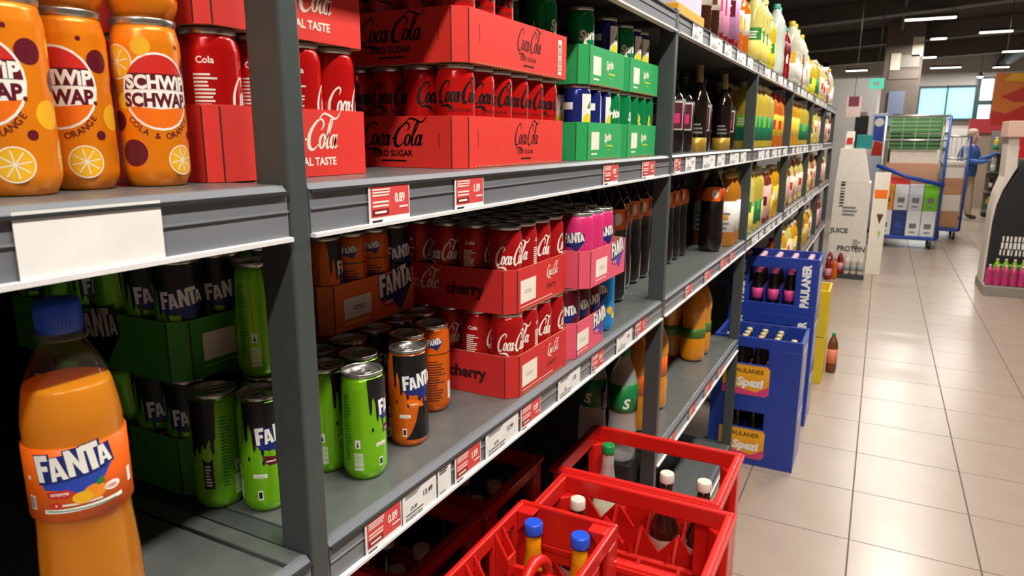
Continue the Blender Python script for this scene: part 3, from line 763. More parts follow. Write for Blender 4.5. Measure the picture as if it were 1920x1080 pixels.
def liquid(n, c, tr=.25, rough=.12): return M('liquid_' + n, c, rough, trans=tr, var=.04, coat=.4)


capblue = M('cap_blue', (36, 82, 205), .33); capgreen = M('cap_green', (18, 140, 66), .35); capwhite = M('cap_white', (222, 206, 192), .4); capblack = M('cap_black', (16, 16, 17), .35)
capyellow = M('cap_yellow', (222, 190, 30), .4); capteal = M('cap_teal', (70, 160, 140), .4); capgold = M('cap_gold', (206, 176, 110), .3, .6); capred = M('cap_red', (190, 30, 30), .4)
dark = M('liquid_dark_cola', (22, 12, 10), .12, coat=.5, var=0)
clearp = clear_plastic('clear_pet', (.93, .97, .95), .76); clear_or = clear_plastic('clear_pet_warm', (.98, .96, .9), .99)

# big orange bottle at the lower left
BR, BH = .0355, .318
t = thing('soda_bottle', 'large orange soda bottle with blue cap at the left shelf front', 'bottle', (-.548, .298, zl + .0004), 0)
prof = [(.22, .03), (.55, .0), (.86, .015), (1, .05), (1.06, .1), (1.06, .2), (1.04, .3), (1.0, .38), (.965, .43), (.965, .462), (1, .474), (1, .662), (.985, .674), (1, .69), (.97, .725), (.88, .785), (.7, .84), (.52, .88), (.44, .9), (.42, .915)]
# six soft grooves low on the body, as pressed into the plastic
sh = MB(); n = 48; base = len(sh.v)
for r_, z_ in prof:
    for k in range(n):
        a = 2 * math.pi * k / n; g = 1 - (.045 * max(0, math.cos(6 * a)) ** 3 if .04 < z_ < .42 else 0)
        sh.v.append((r_ * BR * g * math.cos(a), r_ * BR * g * math.sin(a), z_ * BH))
for j in range(len(prof) - 1):
    for k in range(n): sh.f.append([j * n + k, j * n + (k + 1) % n, (j + 1) * n + (k + 1) % n, (j + 1) * n + k]); sh.m.append(0); sh.sm.append(True)
liq = MB(); 
lp = [p for p in prof if p[1] < .79] + [(.85, .795)]
for r_, z_ in lp:
    for k in range(n):
        a = 2 * math.pi * k / n; g = 1 - (.045 * max(0, math.cos(6 * a)) ** 3 if .04 < z_ < .42 else 0)
        liq.v.append((r_ * BR * .975 * g * math.cos(a), r_ * BR * .975 * g * math.sin(a), z_ * BH + .001))
for j in range(len(lp) - 1):
    for k in range(n): liq.f.append([j * n + k, j * n + (k + 1) % n, (j + 1) * n + (k + 1) % n, (j + 1) * n + k]); liq.m.append(0); liq.sm.append(True)
liq.f.append([(len(lp) - 1) * n + k for k in range(n)]); liq.m.append(0); liq.sm.append(False)
liq.f.append([k for k in range(n)][::-1]); liq.m.append(0); liq.sm.append(False)
add('shell', sh.mesh('shell', clear_or), t)
sm_ = bpy.data.materials.new('liquid_orange_soda'); sm_.use_nodes = True; nt = sm_.node_tree; pb = nt.nodes['Principled BSDF']
pb.inputs['Base Color'].default_value = (*lin((238, 158, 0)), 1); pb.inputs['Roughness'].default_value = .25
tl = nt.nodes.new('ShaderNodeBsdfTranslucent'); tl.inputs[0].default_value = (*lin((250, 184, 0)), 1); mxs = nt.nodes.new('ShaderNodeMixShader'); mxs.inputs[0].default_value = .5
nt.links.new(pb.outputs[0], mxs.inputs[1]); nt.links.new(tl.outputs[0], mxs.inputs[2]); nt.links.new(mxs.outputs[0], nt.nodes['Material Output'].inputs[0])
add('liquid', liq.mesh('liquid', sm_), t)
MB().lathe([(.0155, .905 * BH), (.0205, .907 * BH), (.0205, .918 * BH), (.0155, .92 * BH)], 32).build('neck_ring', clear_or, t)
cp = MB(); cp.lathe([(.0150, .922 * BH), (.0158, .925 * BH), (.0158, .985 * BH), (.0145, BH), (.002, BH + .0003)], 36)
for k in range(36):
    a = 2 * math.pi * k / 36; cp.box(.0157 * math.cos(a) - .0004, .0157 * math.cos(a) + .0004, .0157 * math.sin(a) - .0004, .0157 * math.sin(a) + .0004, .935 * BH, .98 * BH)
cp.build('cap', capblue, t)
lb_ = MB().lathe([(BR + .0003, .475 * BH), (BR + .0008, .476 * BH), (BR + .0008, .66 * BH), (BR + .0003, .661 * BH)], 48).build('label_band', M('label_orange', (236, 98, 14), .4, var=.02), t)
A = Art(); chunky_word(A, 0, .151, .062, 0, banner=bluep, tilt=.13)
A.poly([(-.026, .137), (-.008, .139), (-.004, .134), (-.01, .13), (-.025, .131)], redprint, 1); A.text('orange', -.0155, .1335, .0055, white, 2, .02, rot=.06)
A.disc(.012, .132, .0095, M('fruit_orange', (240, 140, 30), .5), 2, .0075); A.disc(.002, .129, .008, goldp, 3, .006); A.poly([(.013, .139), (.018, .146), (.021, .139), (.016, .137)], leafg, 3); A.disc(.027, .132, .0075, white, 2, .0045); tiny_lines(A, .0225, .0315, .130, .134, 2, redprint, 3)
A.disc(-.02, .1235, .0055, redprint, 1, .003); tiny_lines(A, -.02, .02, .1225, .1265, 1, cream, 1)
A.poly([(-.03, .1155), (.036, .1175), (.036, .1215), (-.03, .1195)], white, 1); tiny_lines(A, -.028, .034, .1175, .1195, 1, tealp, 2)
A.rect(-.046, -.039, .118, .132, cream, 1); bars(A, -.0455, -.0395, .119, .131, 9, greyprint, 2, 3); A.disc(-.043, .15, .002, white, 1); A.rect(.046, .052, .125, .14, white, 1)
A.t = [([(a * .86, .1805 + (b - .1425) * .82) for a, b in p], k, L) for p, k, L in A.t]
lp_ = A.cyl('label_print', BR + .0008, .00012, .004); o = add('label_print', lp_, lb_)
ang = face_cam(-.548, .298, -.05); t.rotation_euler.z = ang

# dark cola bottles with orange bands on the lower shelf, around the second post
A = Art(); A.poly([(-.05, .2), (.0, .255), (.05, .255), (.05, .2)], M('bright_orange', (246, 110, 16), .4), 0); A.disc(.028, .228, .013, white, 1, .017)
mix = bottle_kit(PET, .046, .335, dark, capblack, M('band_dark_orange', (178, 62, 18), .4), .6, .74, A)
n = 0
for x, y in [(-.635, 1.585), (-.635, 1.69), (-.635, 1.795)] + [(-.675, 1.96 + .097 * k) for k in range(8)]:
    spawn(mix, 'cola_bottle', f'dark cola bottle with orange band, {"bay before" if y < 1.86 else "bay after"} the second post, {ordn[n if y < 1.86 else n - 3]} along', 'bottle', (x, y, zl + .0004), face_cam(x, y, -.2), 'dark cola bottles with orange bands'); n += 1
for x, y in [(-.74, 1.585), (-.74, 1.69), (-.74, 1.795)]:
    spawn(mix, 'cola_bottle', f'dark cola bottle at the back before the second post, {ordn[n - 11]} along', 'bottle', (x, y, zl + .0004), face_cam(x, y, -.2), 'dark cola bottles with orange bands'); n += 1
spawn(mix, 'cola_bottle', 'dark cola bottle with bright orange band standing forward alone', 'bottle', (-.577, 2.815, zl + .0004), face_cam(-.577, 2.815, -.4))
A = Art(); tiny_lines(A, -.03, .03, .07, .15, 4, greyprint, 0, 3); A.disc(0, .12, .014, goldp, 0)
amber = bottle_kit(JAR, .042, .30, liquid('amber', (196, 122, 30)), capgold, paper, .2, .62, A)
for k, (x, y) in enumerate(((-.556, 2.985), (-.556, 3.08), (-.646, 2.99), (-.646, 3.085))):
    spawn(amber, 'juice_bottle', f'amber bottle with white label before the third post, {("front first", "front second", "back second", "back first", "behind the lone cola", "left behind the lone cola")[k]}', 'bottle', (x, y, zl + .0004), face_cam(x, y), 'amber bottles with white labels')

# lemon soda bottles by the second post, on a black plinth
MBp = MB().box(-.76, -.548, 1.772, 1.858, 0, .668)
tagp(MBp.build('plinth', blackp, None, .004), 'narrow black plinth carrying two clear bottles behind a crate', 'plinth')
A = Art(); A.disc(0, .18, .02, MATS['can_green'], 0); A.text('S', 0, .168, .04, white, 1, .03, .2); A.rect(.045, .075, .145, .21, navy, 0); tiny_lines(A, .05, .07, .15, .2, 6, white, 1)
spr = bottle_kit(PET, .041, .335, clearp, capgreen, M('band_green', (16, 120, 60), .4), .46, .70, A)
for k, x in enumerate((-.588, -.68)):
    spawn(spr, 'soda_bottle', ('clear bottle with green label right behind the second post', 'clear bottle with green label left of its twin by the post')[k], 'bottle', (x, 1.816, .6684), face_cam(x, 1.816, .2 - .6 * k), 'clear lemon soda bottles')

# orange bottles on the low shelf
org = bottle_kit(PET, .049, .335, liquid('orange', (238, 150, 8)), capblue, M('band_leaf', (70, 110, 40), .4), .3, .42, None)
org2 = bottle_kit(PET, .046, .33, liquid('orange', (238, 150, 8)), capblue, M('label_orange', (236, 98, 14)), .36, .56, None)
for k, (kit, x, y) in enumerate(((org2, -.615, 2.02), (org2, -.615, 2.12), (org2, -.615, 2.22), (org, -.62, 2.81), (org, -.62, 2.915), (org, -.725, 2.81), (org, -.725, 2.915))):
    spawn(kit, 'soda_bottle', ('orange soda bottle low by the second post, nearest', 'orange soda bottle low by the second post, second', 'orange soda bottle low by the second post, third', 'orange soda bottle with green band on the low shelf, front left',
                               'orange soda bottle with green band on the low shelf, front right', 'orange soda bottle with green band, back left', 'orange soda bottle with green band, back right')[k], 'bottle', (x, y, ZS['under'] + .0004), 0, 'orange soda bottles on the low shelf')

# middle shelf behind the second post: dark bottles with framed labels
A = Art(); A.rect(-.034, .034, .07, .155, cream, 0); A.rect(-.031, .031, .073, .152, M('wine_print', (84, 24, 40), .5), 1); A.rect(-.006, .02, .09, .12, magenta, 2)
wine = bottle_kit(GLASS, .038, .25, dark, capblack, M('wine_label', (34, 18, 22), .5), .26, .64, A)
A = Art(); tiny_lines(A, -.02, .02, .06, .1, 3, greyprint, 0)
goldb = bottle_kit(GLASS, .034, .285, M('liquid_dark_brown', (26, 13, 8), .1, coat=.6), capgold, M('gold_label', (196, 150, 60), .35, .4), .0, .16, A, capz=.7)
zm = ZS['mid']
for k, (kit, x, y) in enumerate(((wine, -.60, 2.24), (wine, -.60, 2.36), (goldb, -.575, 2.47), (wine, -.59, 2.58), (wine, -.68, 2.3), (goldb, -.565, 2.84), (wine, -.62, 2.98), (wine, -.60, 3.1))):
    spawn(kit, 'spirit_bottle', f'dark {"gold necked" if kit is goldb else "wine coloured"} bottle on the middle shelf after the second post, {ordn[k]} along', 'bottle', (x, y, zm + .0004), face_cam(x, y, .1), 'dark bottles on the middle shelf')


# coloured bottles filling the far bays
def simple_art(m1, r, h):
    A = Art(); A.rect(-r * .8, r * .8, h * .33, h * .5, m1, 0); tiny_lines(A, -r * .6, r * .6, h * .36, h * .47, 3, white, 1, 4); return A


far_kits = {}


def fk(nm, prof, R, h, liq_, cap, lab, pr, z0=.28, z1=.56):
    far_kits[nm] = (bottle_kit(prof, R, h, liq_, cap, lab, z0, z1, simple_art(pr, R, h), 20), nm)


paleyellow = liquid('pale_yellow', (226, 214, 120)); yellow = liquid('yellow', (232, 196, 30)); redl = liquid('red', (150, 20, 24)); pinkl = liquid('pink', (214, 90, 110)); brownl = liquid('brown', (74, 36, 16)); orl = liquid('deep_orange', (226, 110, 16))
fk('dark brown', GLASS, .036, .31, brownl, capgold, cream, brownp); fk('pink labelled red', GLASS, .036, .30, redl, capred, M('label_rose', (222, 150, 176), .5), magenta, .1, .55)
fk('bright red', GLASS, .037, .33, redl, M('cap_pink', (226, 120, 150), .4), M('label_mauve', (176, 120, 160), .5), maroon, .1, .56); fk('rosy', GLASS, .035, .32, pinkl, capwhite, cream, redprint)
fk('amber small', GLASS, .033, .29, orl, capyellow, cream, goldp); fk('pale yellow', JAR, .043, .30, paleyellow, MATS.get('cap_pale') or M('cap_pale', (214, 210, 130), .4), M('label_lemon', (238, 218, 110), .5), leafg, .06, .42)
fk('lemon yellow', PET, .036, .26, yellow, capyellow, M('label_yellow', (236, 220, 40), .5), leafg, .1, .5); fk('clear teal capped', PET, .048, .35, clear_plastic('clear_pet_pale', (.88, .93, .86), .55), capteal, None, leafg)
fk('red topped', PET, .036, .29, redl, capteal, M('label_brownred', (120, 24, 26), .5), white, .45, .7); fk('cloudy white', PET, .05, .36, liquid('cloudy', (226, 222, 196)), capyellow, M('label_white', (230, 226, 216), .5), goldp, .1, .4)
fk('yellow green labelled', JAR, .046, .29, liquid('apple', (214, 186, 60)), capwhite, M('label_green', (20, 120, 80), .5), limep, .12, .5); fk('orange red', JAR, .04, .28, orl, capred, M('label_or', (230, 180, 40), .5), redprint, .2, .6)
fk('golden', JAR, .043, .29, liquid('golden', (236, 170, 20)), capwhite, M('label_gold', (240, 200, 60), .5), white, .2, .6); fk('cream labelled', PET, .04, .3, paleyellow, capwhite, M('label_cream', (236, 214, 190), .5), redprint, .15, .65)
fk('rose labelled', JAR, .04, .28, M('liquid_rosebrown', (120, 50, 40), .15), capwhite, M('label_pale_pink', (228, 176, 166), .5), maroon, .1, .7)


def row(lv, x, y0, names, pitch, where, dz=0):
    y = y0
    cnt = {}
    for nme in names:
        if nme is None: y += pitch; continue
        kit, nm = far_kits[nme]; cnt[nm] = cnt.get(nm, 0) + 1
        spawn(kit, 'drink_bottle', f'{ordn[cnt[nm] - 1]} {nm} bottle, {where}', 'bottle', (x + RND.uniform(-.006, .006), y, ZS[lv] + .0004), face_cam(x, y, RND.uniform(-.3, .3)), f'bottles on the {where}'); y += pitch


row('top', -.56, 2.36, ['dark brown', 'dark brown', 'pink labelled red', 'pink labelled red', 'bright red', 'bright red', 'amber small', 'amber small'], .1, 'top shelf after the second post')
row('top', -.65, 2.4, ['pink labelled red', 'rosy', 'rosy', 'bright red', 'rosy', 'amber small'], .11, 'back of the top shelf after the second post')
row('top', -.56, 3.36, ['pale yellow', 'pale yellow', 'pale yellow', 'lemon yellow', 'lemon yellow', None, 'clear teal capped', 'clear teal capped', None, 'red topped', 'red topped'], .105, 'top shelf after the third post')
row('top', -.66, 3.4, ['pale yellow', 'pale yellow', 'lemon yellow'], .12, 'back of the top shelf after the third post')
row('top', -.56, 4.66, ['cloudy white', 'cloudy white', None, 'cloudy white', 'red topped', 'cloudy white', 'cream labelled', 'cream labelled', 'cream labelled'], .125, 'top shelf after the fourth post')
row('top', -.56, 5.98, ['lemon yellow', 'lemon yellow', 'yellow green labelled', 'yellow green labelled', 'lemon yellow', 'cream labelled', 'cream labelled', 'red topped'], .15, 'top shelf after the fifth post')
row('top', -.56, 7.35, ['cream labelled', 'rosy', 'red topped', 'cloudy white', 'cream labelled', 'rosy'], .2, 'top shelf after the sixth post')
row('mid', -.56, 3.32, ['yellow green labelled'] * 6 + ['orange red'] * 4, .118, 'middle shelf after the third post')
row('mid', -.67, 3.32, ['golden'] * 5 + ['orange red'] * 4, .13, 'back of the middle shelf after the third post')
row('mid', -.56, 4.66, ['golden'] * 5 + ['yellow green labelled'] * 4, .135, 'middle shelf after the fourth post')
row('mid', -.56, 6.0, ['cream labelled', 'lemon yellow', 'lemon yellow', 'cream labelled', 'cream labelled', 'lemon yellow', 'cream labelled'], .17, 'middle shelf after the fifth post')
row('mid', -.56, 7.35, ['rose labelled', 'cream labelled', 'rosy', 'cream labelled', 'rose labelled'], .22, 'middle shelf after the sixth post')
row('low', -.56, 3.32, ['cream labelled', 'pale yellow', 'yellow green labelled', 'yellow green labelled', 'pale yellow', 'rose labelled', 'rose labelled', 'lemon yellow', 'golden', 'golden'], .118, 'lower shelf after the third post')
row('low', -.66, 3.32, ['pale yellow', 'yellow green labelled', 'pale yellow', 'rose labelled', 'rose labelled', 'golden', 'golden', 'golden'], .13, 'back of the lower shelf after the third post')
row('low', -.56, 4.66, ['cream labelled', 'cream labelled', 'rose labelled', 'cream labelled', 'rosy', 'cream labelled', 'rosy', 'cream labelled'], .15, 'lower shelf after the fourth post')
row('low', -.56, 6.0, ['lemon yellow', 'lemon yellow', 'cream labelled', 'lemon yellow', 'rosy', 'cream labelled'], .19, 'lower shelf after the fifth post')
row('low', -.56, 7.35, ['orange red', 'orange red', 'rose labelled', 'cream labelled', 'rosy'], .22, 'lower shelf after the sixth post')
row('under', -.56, 4.66, ['orange red', 'cream labelled', 'golden', 'cream labelled', 'cream labelled', 'golden', 'golden'], .17, 'low shelf after the fourth post')
row('under', -.56, 6.0, ['golden', 'golden', 'red topped', 'golden', 'rose labelled', 'cream labelled'], .19, 'low shelf after the fifth post')
row('under', -.56, 7.35, ['rosy', 'cream labelled', 'rose labelled', 'bright red', 'rosy'], .22, 'low shelf after the sixth post')

# carton at the start of the top shelf
t = thing('shelf_carton', 'yellow edged carton with blue and white pattern on the top shelf', 'carton', (-.515, 1.93, ZS['top'] + .0004))
b = MB(); b.box(-.28, 0, 0, .3, 0, .03, 1); b.box(-.27, -.008, .01, .29, .03, .2, 0); b.build('box', [M('carton_lilac', (196, 192, 214), .6), M('carton_amber', (226, 160, 30), .6)], t, .002)
A = Art()
for k in range(6): A.disc(-.11 + .045 * k, .07 + .05 * (k % 3), .02, navy if k % 2 else white, 0, .028)
add('print', A.flat('print', (-.008, .15, .03), (0, 1, 0), (0, 0, 1)), t)

# ------------------------------------------------------------------ red bottle crates
crate_red = M('crate_red', (206, 26, 18), .38, var=.08, scale=14, coat=.15)


def red_crate_kit(w, d, h, solid=False):
    kit = []; W, D = w / 2, d / 2; th = .016; rh = .042
    b = MB()  # top rim as one ring of four rails
    b.box(-W, W, -D, -D + th, h - rh, h); b.box(-W, W, D - th, D, h - rh, h); b.box(-W, -W + th, -D + th, D - th, h - rh, h); b.box(W - th, W, -D + th, D - th, h - rh, h)
    kit.append(('rim', b.mesh('rim', crate_red), None, .004))
    b = MB()
    b.box(-W - .006, W + .006, -D - .006, -D, h - .016, h - .004); b.box(-W - .006, W + .006, D, D + .006, h - .016, h - .004); b.box(-W - .006, -W, -D, D, h - .016, h - .004); b.box(W, W + .006, -D, D, h - .016, h - .004)
    kit.append(('rim_flange', b.mesh('rim_flange', crate_red), 0, .002))
    for sx in (-1, 1):
        for sy in (-1, 1):
            p = MB(); x = sx * (W - .024); y = sy * (D - .024)
            p.prism([(sx * W, sy * D), (sx * (W - .05), sy * D), (sx * (W - .05), sy * (D - th)), (sx * (W - th), sy * (D - .05)), (sx * W, sy * (D - .05))], 'z', .01, h - rh)
            kit.append(('corner_post', p.mesh('corner_post', crate_red), None, .003))
    lh = h * .52
    b = MB().box(-W, W, -D, D, 0, .012); kit.append(('base', b.mesh('base', crate_red), None, .002))
    for sy in (-1, 1):
        y = sy * (D - th / 2); b = MB(); zz = h - rh if (solid and sy > 0) else lh
        b.box(-W + .04, W - .04, y - th / 2, y + th / 2, .012, lh if not solid else h * .66); kit.append(('wall_panel', b.mesh('wall_panel', crate_red), None, .002))
    for sx in (-1, 1):
        x = sx * (W - th / 2); b = MB(); b.box(x - th / 2, x + th / 2, -D + .04, D - .04, .012, lh); kit.append(('wall_panel', b.mesh('wall_panel', crate_red), None, .002))
    # peaked dividers between the bottles
    nx, ny = max(2, round(w / .1)), max(2, round(d / .1)); t2 = .004
    for i in range(1, nx):
        x = -W + th + (w - 2 * th) * i / nx; pts = [(-D + th, .012), (D - th, .012)]; top = []
        for j in range(ny):
            y0 = -D + th + (d - 2 * th) * j / ny; top += [(y0, lh * 1.12), (y0 + (d - 2 * th) / ny / 2, lh * .82)]
        top.append((D - th, lh * 1.12)); b = MB().prism(pts + top[::-1], 'x', x - t2, x + t2); kit.append(('divider', b.mesh('divider', crate_red), None, 0))
    for j in range(1, ny):
        y = -D + th + (d - 2 * th) * j / ny; pts = [(-W + th, .012), (W - th, .012)]; top = []
        for i in range(nx):
            x0 = -W + th + (w - 2 * th) * i / nx; top += [(x0, lh * 1.12), (x0 + (w - 2 * th) / nx / 2, lh * .82)]
        top.append((W - th, lh * 1.12)); b = MB().prism(pts + top[::-1], 'y', y - t2, y + t2); kit.append(('divider', b.mesh('divider', crate_red), None, 0))
    A = Art(); cola_script(A, 0, h * .26, .04, white, 0, .9, 1.3)
    kit.append(('logo_print', A.flat('logo_print', (0, -D, 0), (1, 0, 0), (0, 0, 1)), 7, 0))
    A = Art(); cola_script(A, 0, h * .3, .03, white, 0, .7, 1.3)
    kit.append(('logo_print', A.flat('logo_print', (0, D - th, 0), (1, 0, 0), (0, 0, 1)), 8, 0))
    return kit


RC = red_crate_kit(.405, .296, .39)
RGRP = 'red bottle crates beside the rack'
for x, y, lb in ((-.447, 1.615, 'back red crate of the three in front of the rack'), (-.41, 1.303, 'middle red crate of the three in front of the rack')):
    spawn(RC, 'bottle_crate', lb, 'crate', (x, y, .392), 0, RGRP)
    spawn(RC, 'bottle_crate', 'red crate at the bottom under the ' + lb.split(' in front')[0], 'crate', (x, y, 0), 0, RGRP)
for x, y, lb in ((-.93, 1.42, 'red crate in the dark under the lower shelf, further back'), (-.93, 1.10, 'red crate in the dark under the lower shelf, nearer')):
    spawn(RC, 'bottle_crate', lb, 'crate', (x, y, .36), 0, RGRP)
    spawn(RC, 'bottle_crate', 'bottom ' + lb, 'crate', (x, y, -.032 + .0), 0, RGRP) if False else None
    spawn(red_crate_kit(.405, .296, .355), 'bottle_crate', 'low ' + lb, 'crate', (x, y, 0), 0, RGRP)

# half crate nearest the camera: solid back, handle in the middle
hw, hd_, hh = .205, .31, .345
t = thing('bottle_crate', 'half width red crate with blue capped bottles nearest the camera', 'crate', (-.4725, .992, .525), 0, RGRP)
W, D, th = hw / 2, hd_ / 2, .012
MB().box(-W, W, -D, D, 0, .012).build('base', crate_red, t, .002)
b = MB(); b.box(-W, W, D - th, D, hh - .075, hh); b.box(-W, W, D - th, D, .012, .15); b.box(-W, -W + .03, D - th, D, .15, hh - .075); b.box(W - .03, W, D - th, D, .15, hh - .075); b.build('back_wall', crate_red, t, .004)
for sx in (-1, 1):
    b = MB(); x = sx * (W - th / 2)
    b.box(x - th / 2, x + th / 2, -D, D - th, hh - .03, hh); b.box(x - th / 2, x + th / 2, -D, D - th, .012, .16)
    for k in range(4):
        y = -D + .02 + k * (hd_ - .05) / 3; b.box(x - th / 2, x + th / 2, y - .02, y + .02, .16, hh - .03)
    sw = b.build('side_wall', crate_red, t, .003)
    for k in range(2):
        y = -D + .09 + k * .105; xi = x - sx * th / 2
        q = MB(); q.prism([(xi, hh - .005), (xi - sx * .026, hh - .05), (xi - sx * .026, hh - .075), (xi, hh - .13)], 'y', y - .017, y - .011); q.prism([(xi, hh - .005), (xi - sx * .026, hh - .05), (xi - sx * .026, hh - .075), (xi, hh - .13)], 'y', y + .011, y + .017)
        q.prism([(xi - sx * .022, hh - .05), (xi - sx * .028, hh - .05), (xi - sx * .028, hh - .09), (xi - sx * .022, hh - .09)], 'y', y - .017, y + .017)
        q.build('loop', crate_red, sw, .002)
MB().box(-W, W, -D, -D + th, .012, .2).build('front_wall', crate_red, t, .003)
q = MB(); q.tube(crom([(.0, -.06, .2), (.0, -.05, hh - .06), (.0, .0, hh - .025), (.0, .055, hh - .06), (.0, .065, .2)], 5), .011, 10); q.build('handle', crate_red, t)
q = MB().box(-.005, .005, -D + th, D - th, .012, .2); q.box(-W + th, W - th, .045, .055, .012, hh - .075); q.build('divider', crate_red, t, .002)
for s_ in (-1, 1): MB().prism([(s_ * (W - th), hh - .004), (s_ * (W - th - .035), hh - .004), (s_ * (W - th), hh - .05)], 'y', D - th - .03, D - th).build('corner_gusset', crate_red, t, .002)
spawn(red_crate_kit(.2, .3, .26), 'bottle_crate', 'red half crate at the floor under the nearest one', 'crate', (-.4725, .992, 0), 0, RGRP)
spawn(red_crate_kit(.2, .3, .262), 'bottle_crate', 'red half crate in the middle under the nearest one', 'crate', (-.4725, .992, .2605), 0, RGRP)
# bottles standing in the crates
glo = bottle_kit(BEER, .036, .325, liquid('orange', (238, 150, 8)), capblue, None, capw=1.32)
glo2 = bottle_kit(BEER, .036, .325, dark, capwhite, None, capw=1.18)
A = Art(); tiny_lines(A, -.02, .02, .1, .15, 4, white, 0)
glw = bottle_kit(BEER, .039, .352, M('glass_brown', (54, 26, 18), .1, coat=.6, trans=.2), capwhite, M('label_grey_rose', (150, 110, 100), .5), .3, .52, None, capw=1.2)
glg = bottle_kit(BEER, .039, .352, clearp, capgreen, M('label_pale', (206, 200, 170), .5), .3, .5, None, capw=1.2)
for kit, x, y, lb in ((glo, -.5205, 1.09, 'orange filled bottle with blue cap, left in the half crate'), (glo, -.4245, 1.09, 'orange filled bottle with blue cap, right in the half crate')):
    spawn(kit, 'glass_bottle', lb, 'bottle', (x, y, .5375), 0, 'bottles in the half crate')
for kit, x, y, lb in ((glg, -.587, 1.703, 'clear bottle with green cap in the back red crate'), (glw, -.400, 1.615, 'brown bottle with white cap in the back red crate, left'), (glw, -.307, 1.615, 'brown bottle with white cap in the back red crate, right')):
    spawn(kit, 'glass_bottle', lb, 'bottle', (x, y, .4045), 0, 'bottles in the back red crate')
for kit, x, y, lb in ((glw, -.55, 1.391, 'brown bottle with white cap at the far left of the middle red crate'), (glw, -.55, 1.215, 'brown bottle with white cap just behind the half crate')):
    spawn(kit, 'glass_bottle', lb, 'bottle', (x, y, .4045), 0, 'bottles in the middle red crate')
for i in range(3):
    for j in range(2):
        for c, (cx, cy) in enumerate(((-.93, 1.10), (-.93, 1.42))):
            spawn(glw, 'glass_bottle', f'dark bottle in shadow under the shelf, {("nearer", "further")[c]} crate, {ordn[i]} across, {ordn[j]} deep', 'bottle', (cx + .14 - .0933 * i, cy - .088 + .088 * j, .3725), 0, 'dark bottles under the lower shelf')

# ------------------------------------------------------------------ blue beer crates
crate_blue = M('crate_blue', (30, 58, 150), .4, var=.06, scale=10, coat=.15)


def blue_crate_kit(w, d, h, win, sticker=False, upright_text=False):
    W, D, th = w / 2, d / 2, .014; x0, x1, z0, z1 = win; kit = []
    b = MB(); b.box(-W, W, -D, -D + th, 0, z0); b.box(-W, W, -D, -D + th, z1, h); b.box(-W, x0, -D, -D + th, z0, z1); b.box(x1, W, -D, -D + th, z0, z1)
    kit.append(('front_wall', b.mesh('front_wall', crate_blue), None, .002))
    b = MB().box(-W, W, D - th, D, 0, h); kit.append(('back_wall', b.mesh('back_wall', crate_blue), None, .002))
    for s_ in (-1, 1):
        b = MB().box(min(s_ * W, s_ * (W - th)), max(s_ * W, s_ * (W - th)), -D + th, D - th, 0, h - .004); kit.append(('side_wall', b.mesh('side_wall', crate_blue), None, .002))
        b = MB().box(s_ * W - .0015, s_ * W + .0015, -D * .6, D * .7, .03, h * .8); kit.append(('side_sticker', b.mesh('side_sticker', M('sticker_lilac', (176, 170, 196), .5)), len(kit) - 1, 0))
    b = MB().box(-W + th, W - th, -D + th, D - th, 0, .012)
    for i in range(1, 5): x = -W + th + (w - 2 * th) * i / 5; b.box(x - .003, x + .003, -D + th, D - th, .012, h * .42)
    for j in range(1, 4): y = -D + th + (d - 2 * th) * j / 4; b.box(-W + th, W - th, y - .003, y + .003, .012, h * .42)
    kit.append(('bottle_cells', b.mesh('bottle_cells', crate_blue), None, 0))
    A = Art()
    if sticker:
        a0, a1, c0, c1 = x0 - .02, x1 + .012, z0 - .155, z0 - .005
        b = MB().prism([(a0, c0), (a1 - .015, c0), (a1, c0 + .015), (a1, c1 - .012), (a1 - .012, c1), (a0, c1)], 'y', -D - .0015, -D); kit.append(('sticker', b.mesh('sticker', M('sticker_amber', (238, 158, 30), .45)), 0, 0))
        hgt = c1 - c0; A.rect(a0 + .001, a1 - .001, c0 + hgt * .62, c0 + hgt * .93, M('sticker_yellow', (240, 172, 28), .45), 0)
        A.poly([(a0 + .001, c0 + .001), (a1 - .016, c0 + .001), (a1 - .001, c0 + .016), (a1 - .001, c0 + hgt * .35), (a1 - .06, c0 + hgt * .12), (a0 + .1, c0 + hgt * .2), (a0 + .001, c0 + hgt * .3)], M('sticker_pink', (214, 60, 116), .45), 1)
        A.text('PAULANER', (a0 + a1) / 2 + .01, c0 + hgt * .74, .031, brownp, 2, .02, sx=.95); A.text('Spezi', (a0 + a1) / 2 + .02, c0 + hgt * .3, .058, white, 2, .05, .1)
        kit.append(('sticker_print', A.flat('sticker_print', (0, -D - .0015, 0), (1, 0, 0), (0, 0, 1), .0003), len(kit) - 1, 0))
    if upright_text:
        for xx in (-W + .055, W - .062):
            A = Art(); A.text('PAULANER', xx + .022, h * .52, .058, white, 0, .05, rot=math.pi / 2, sx=.82)
            kit.append(('lettering', A.flat('lettering', (0, -D, 0), (1, 0, 0), (0, 0, 1), .0004), 0, 0))
    return kit


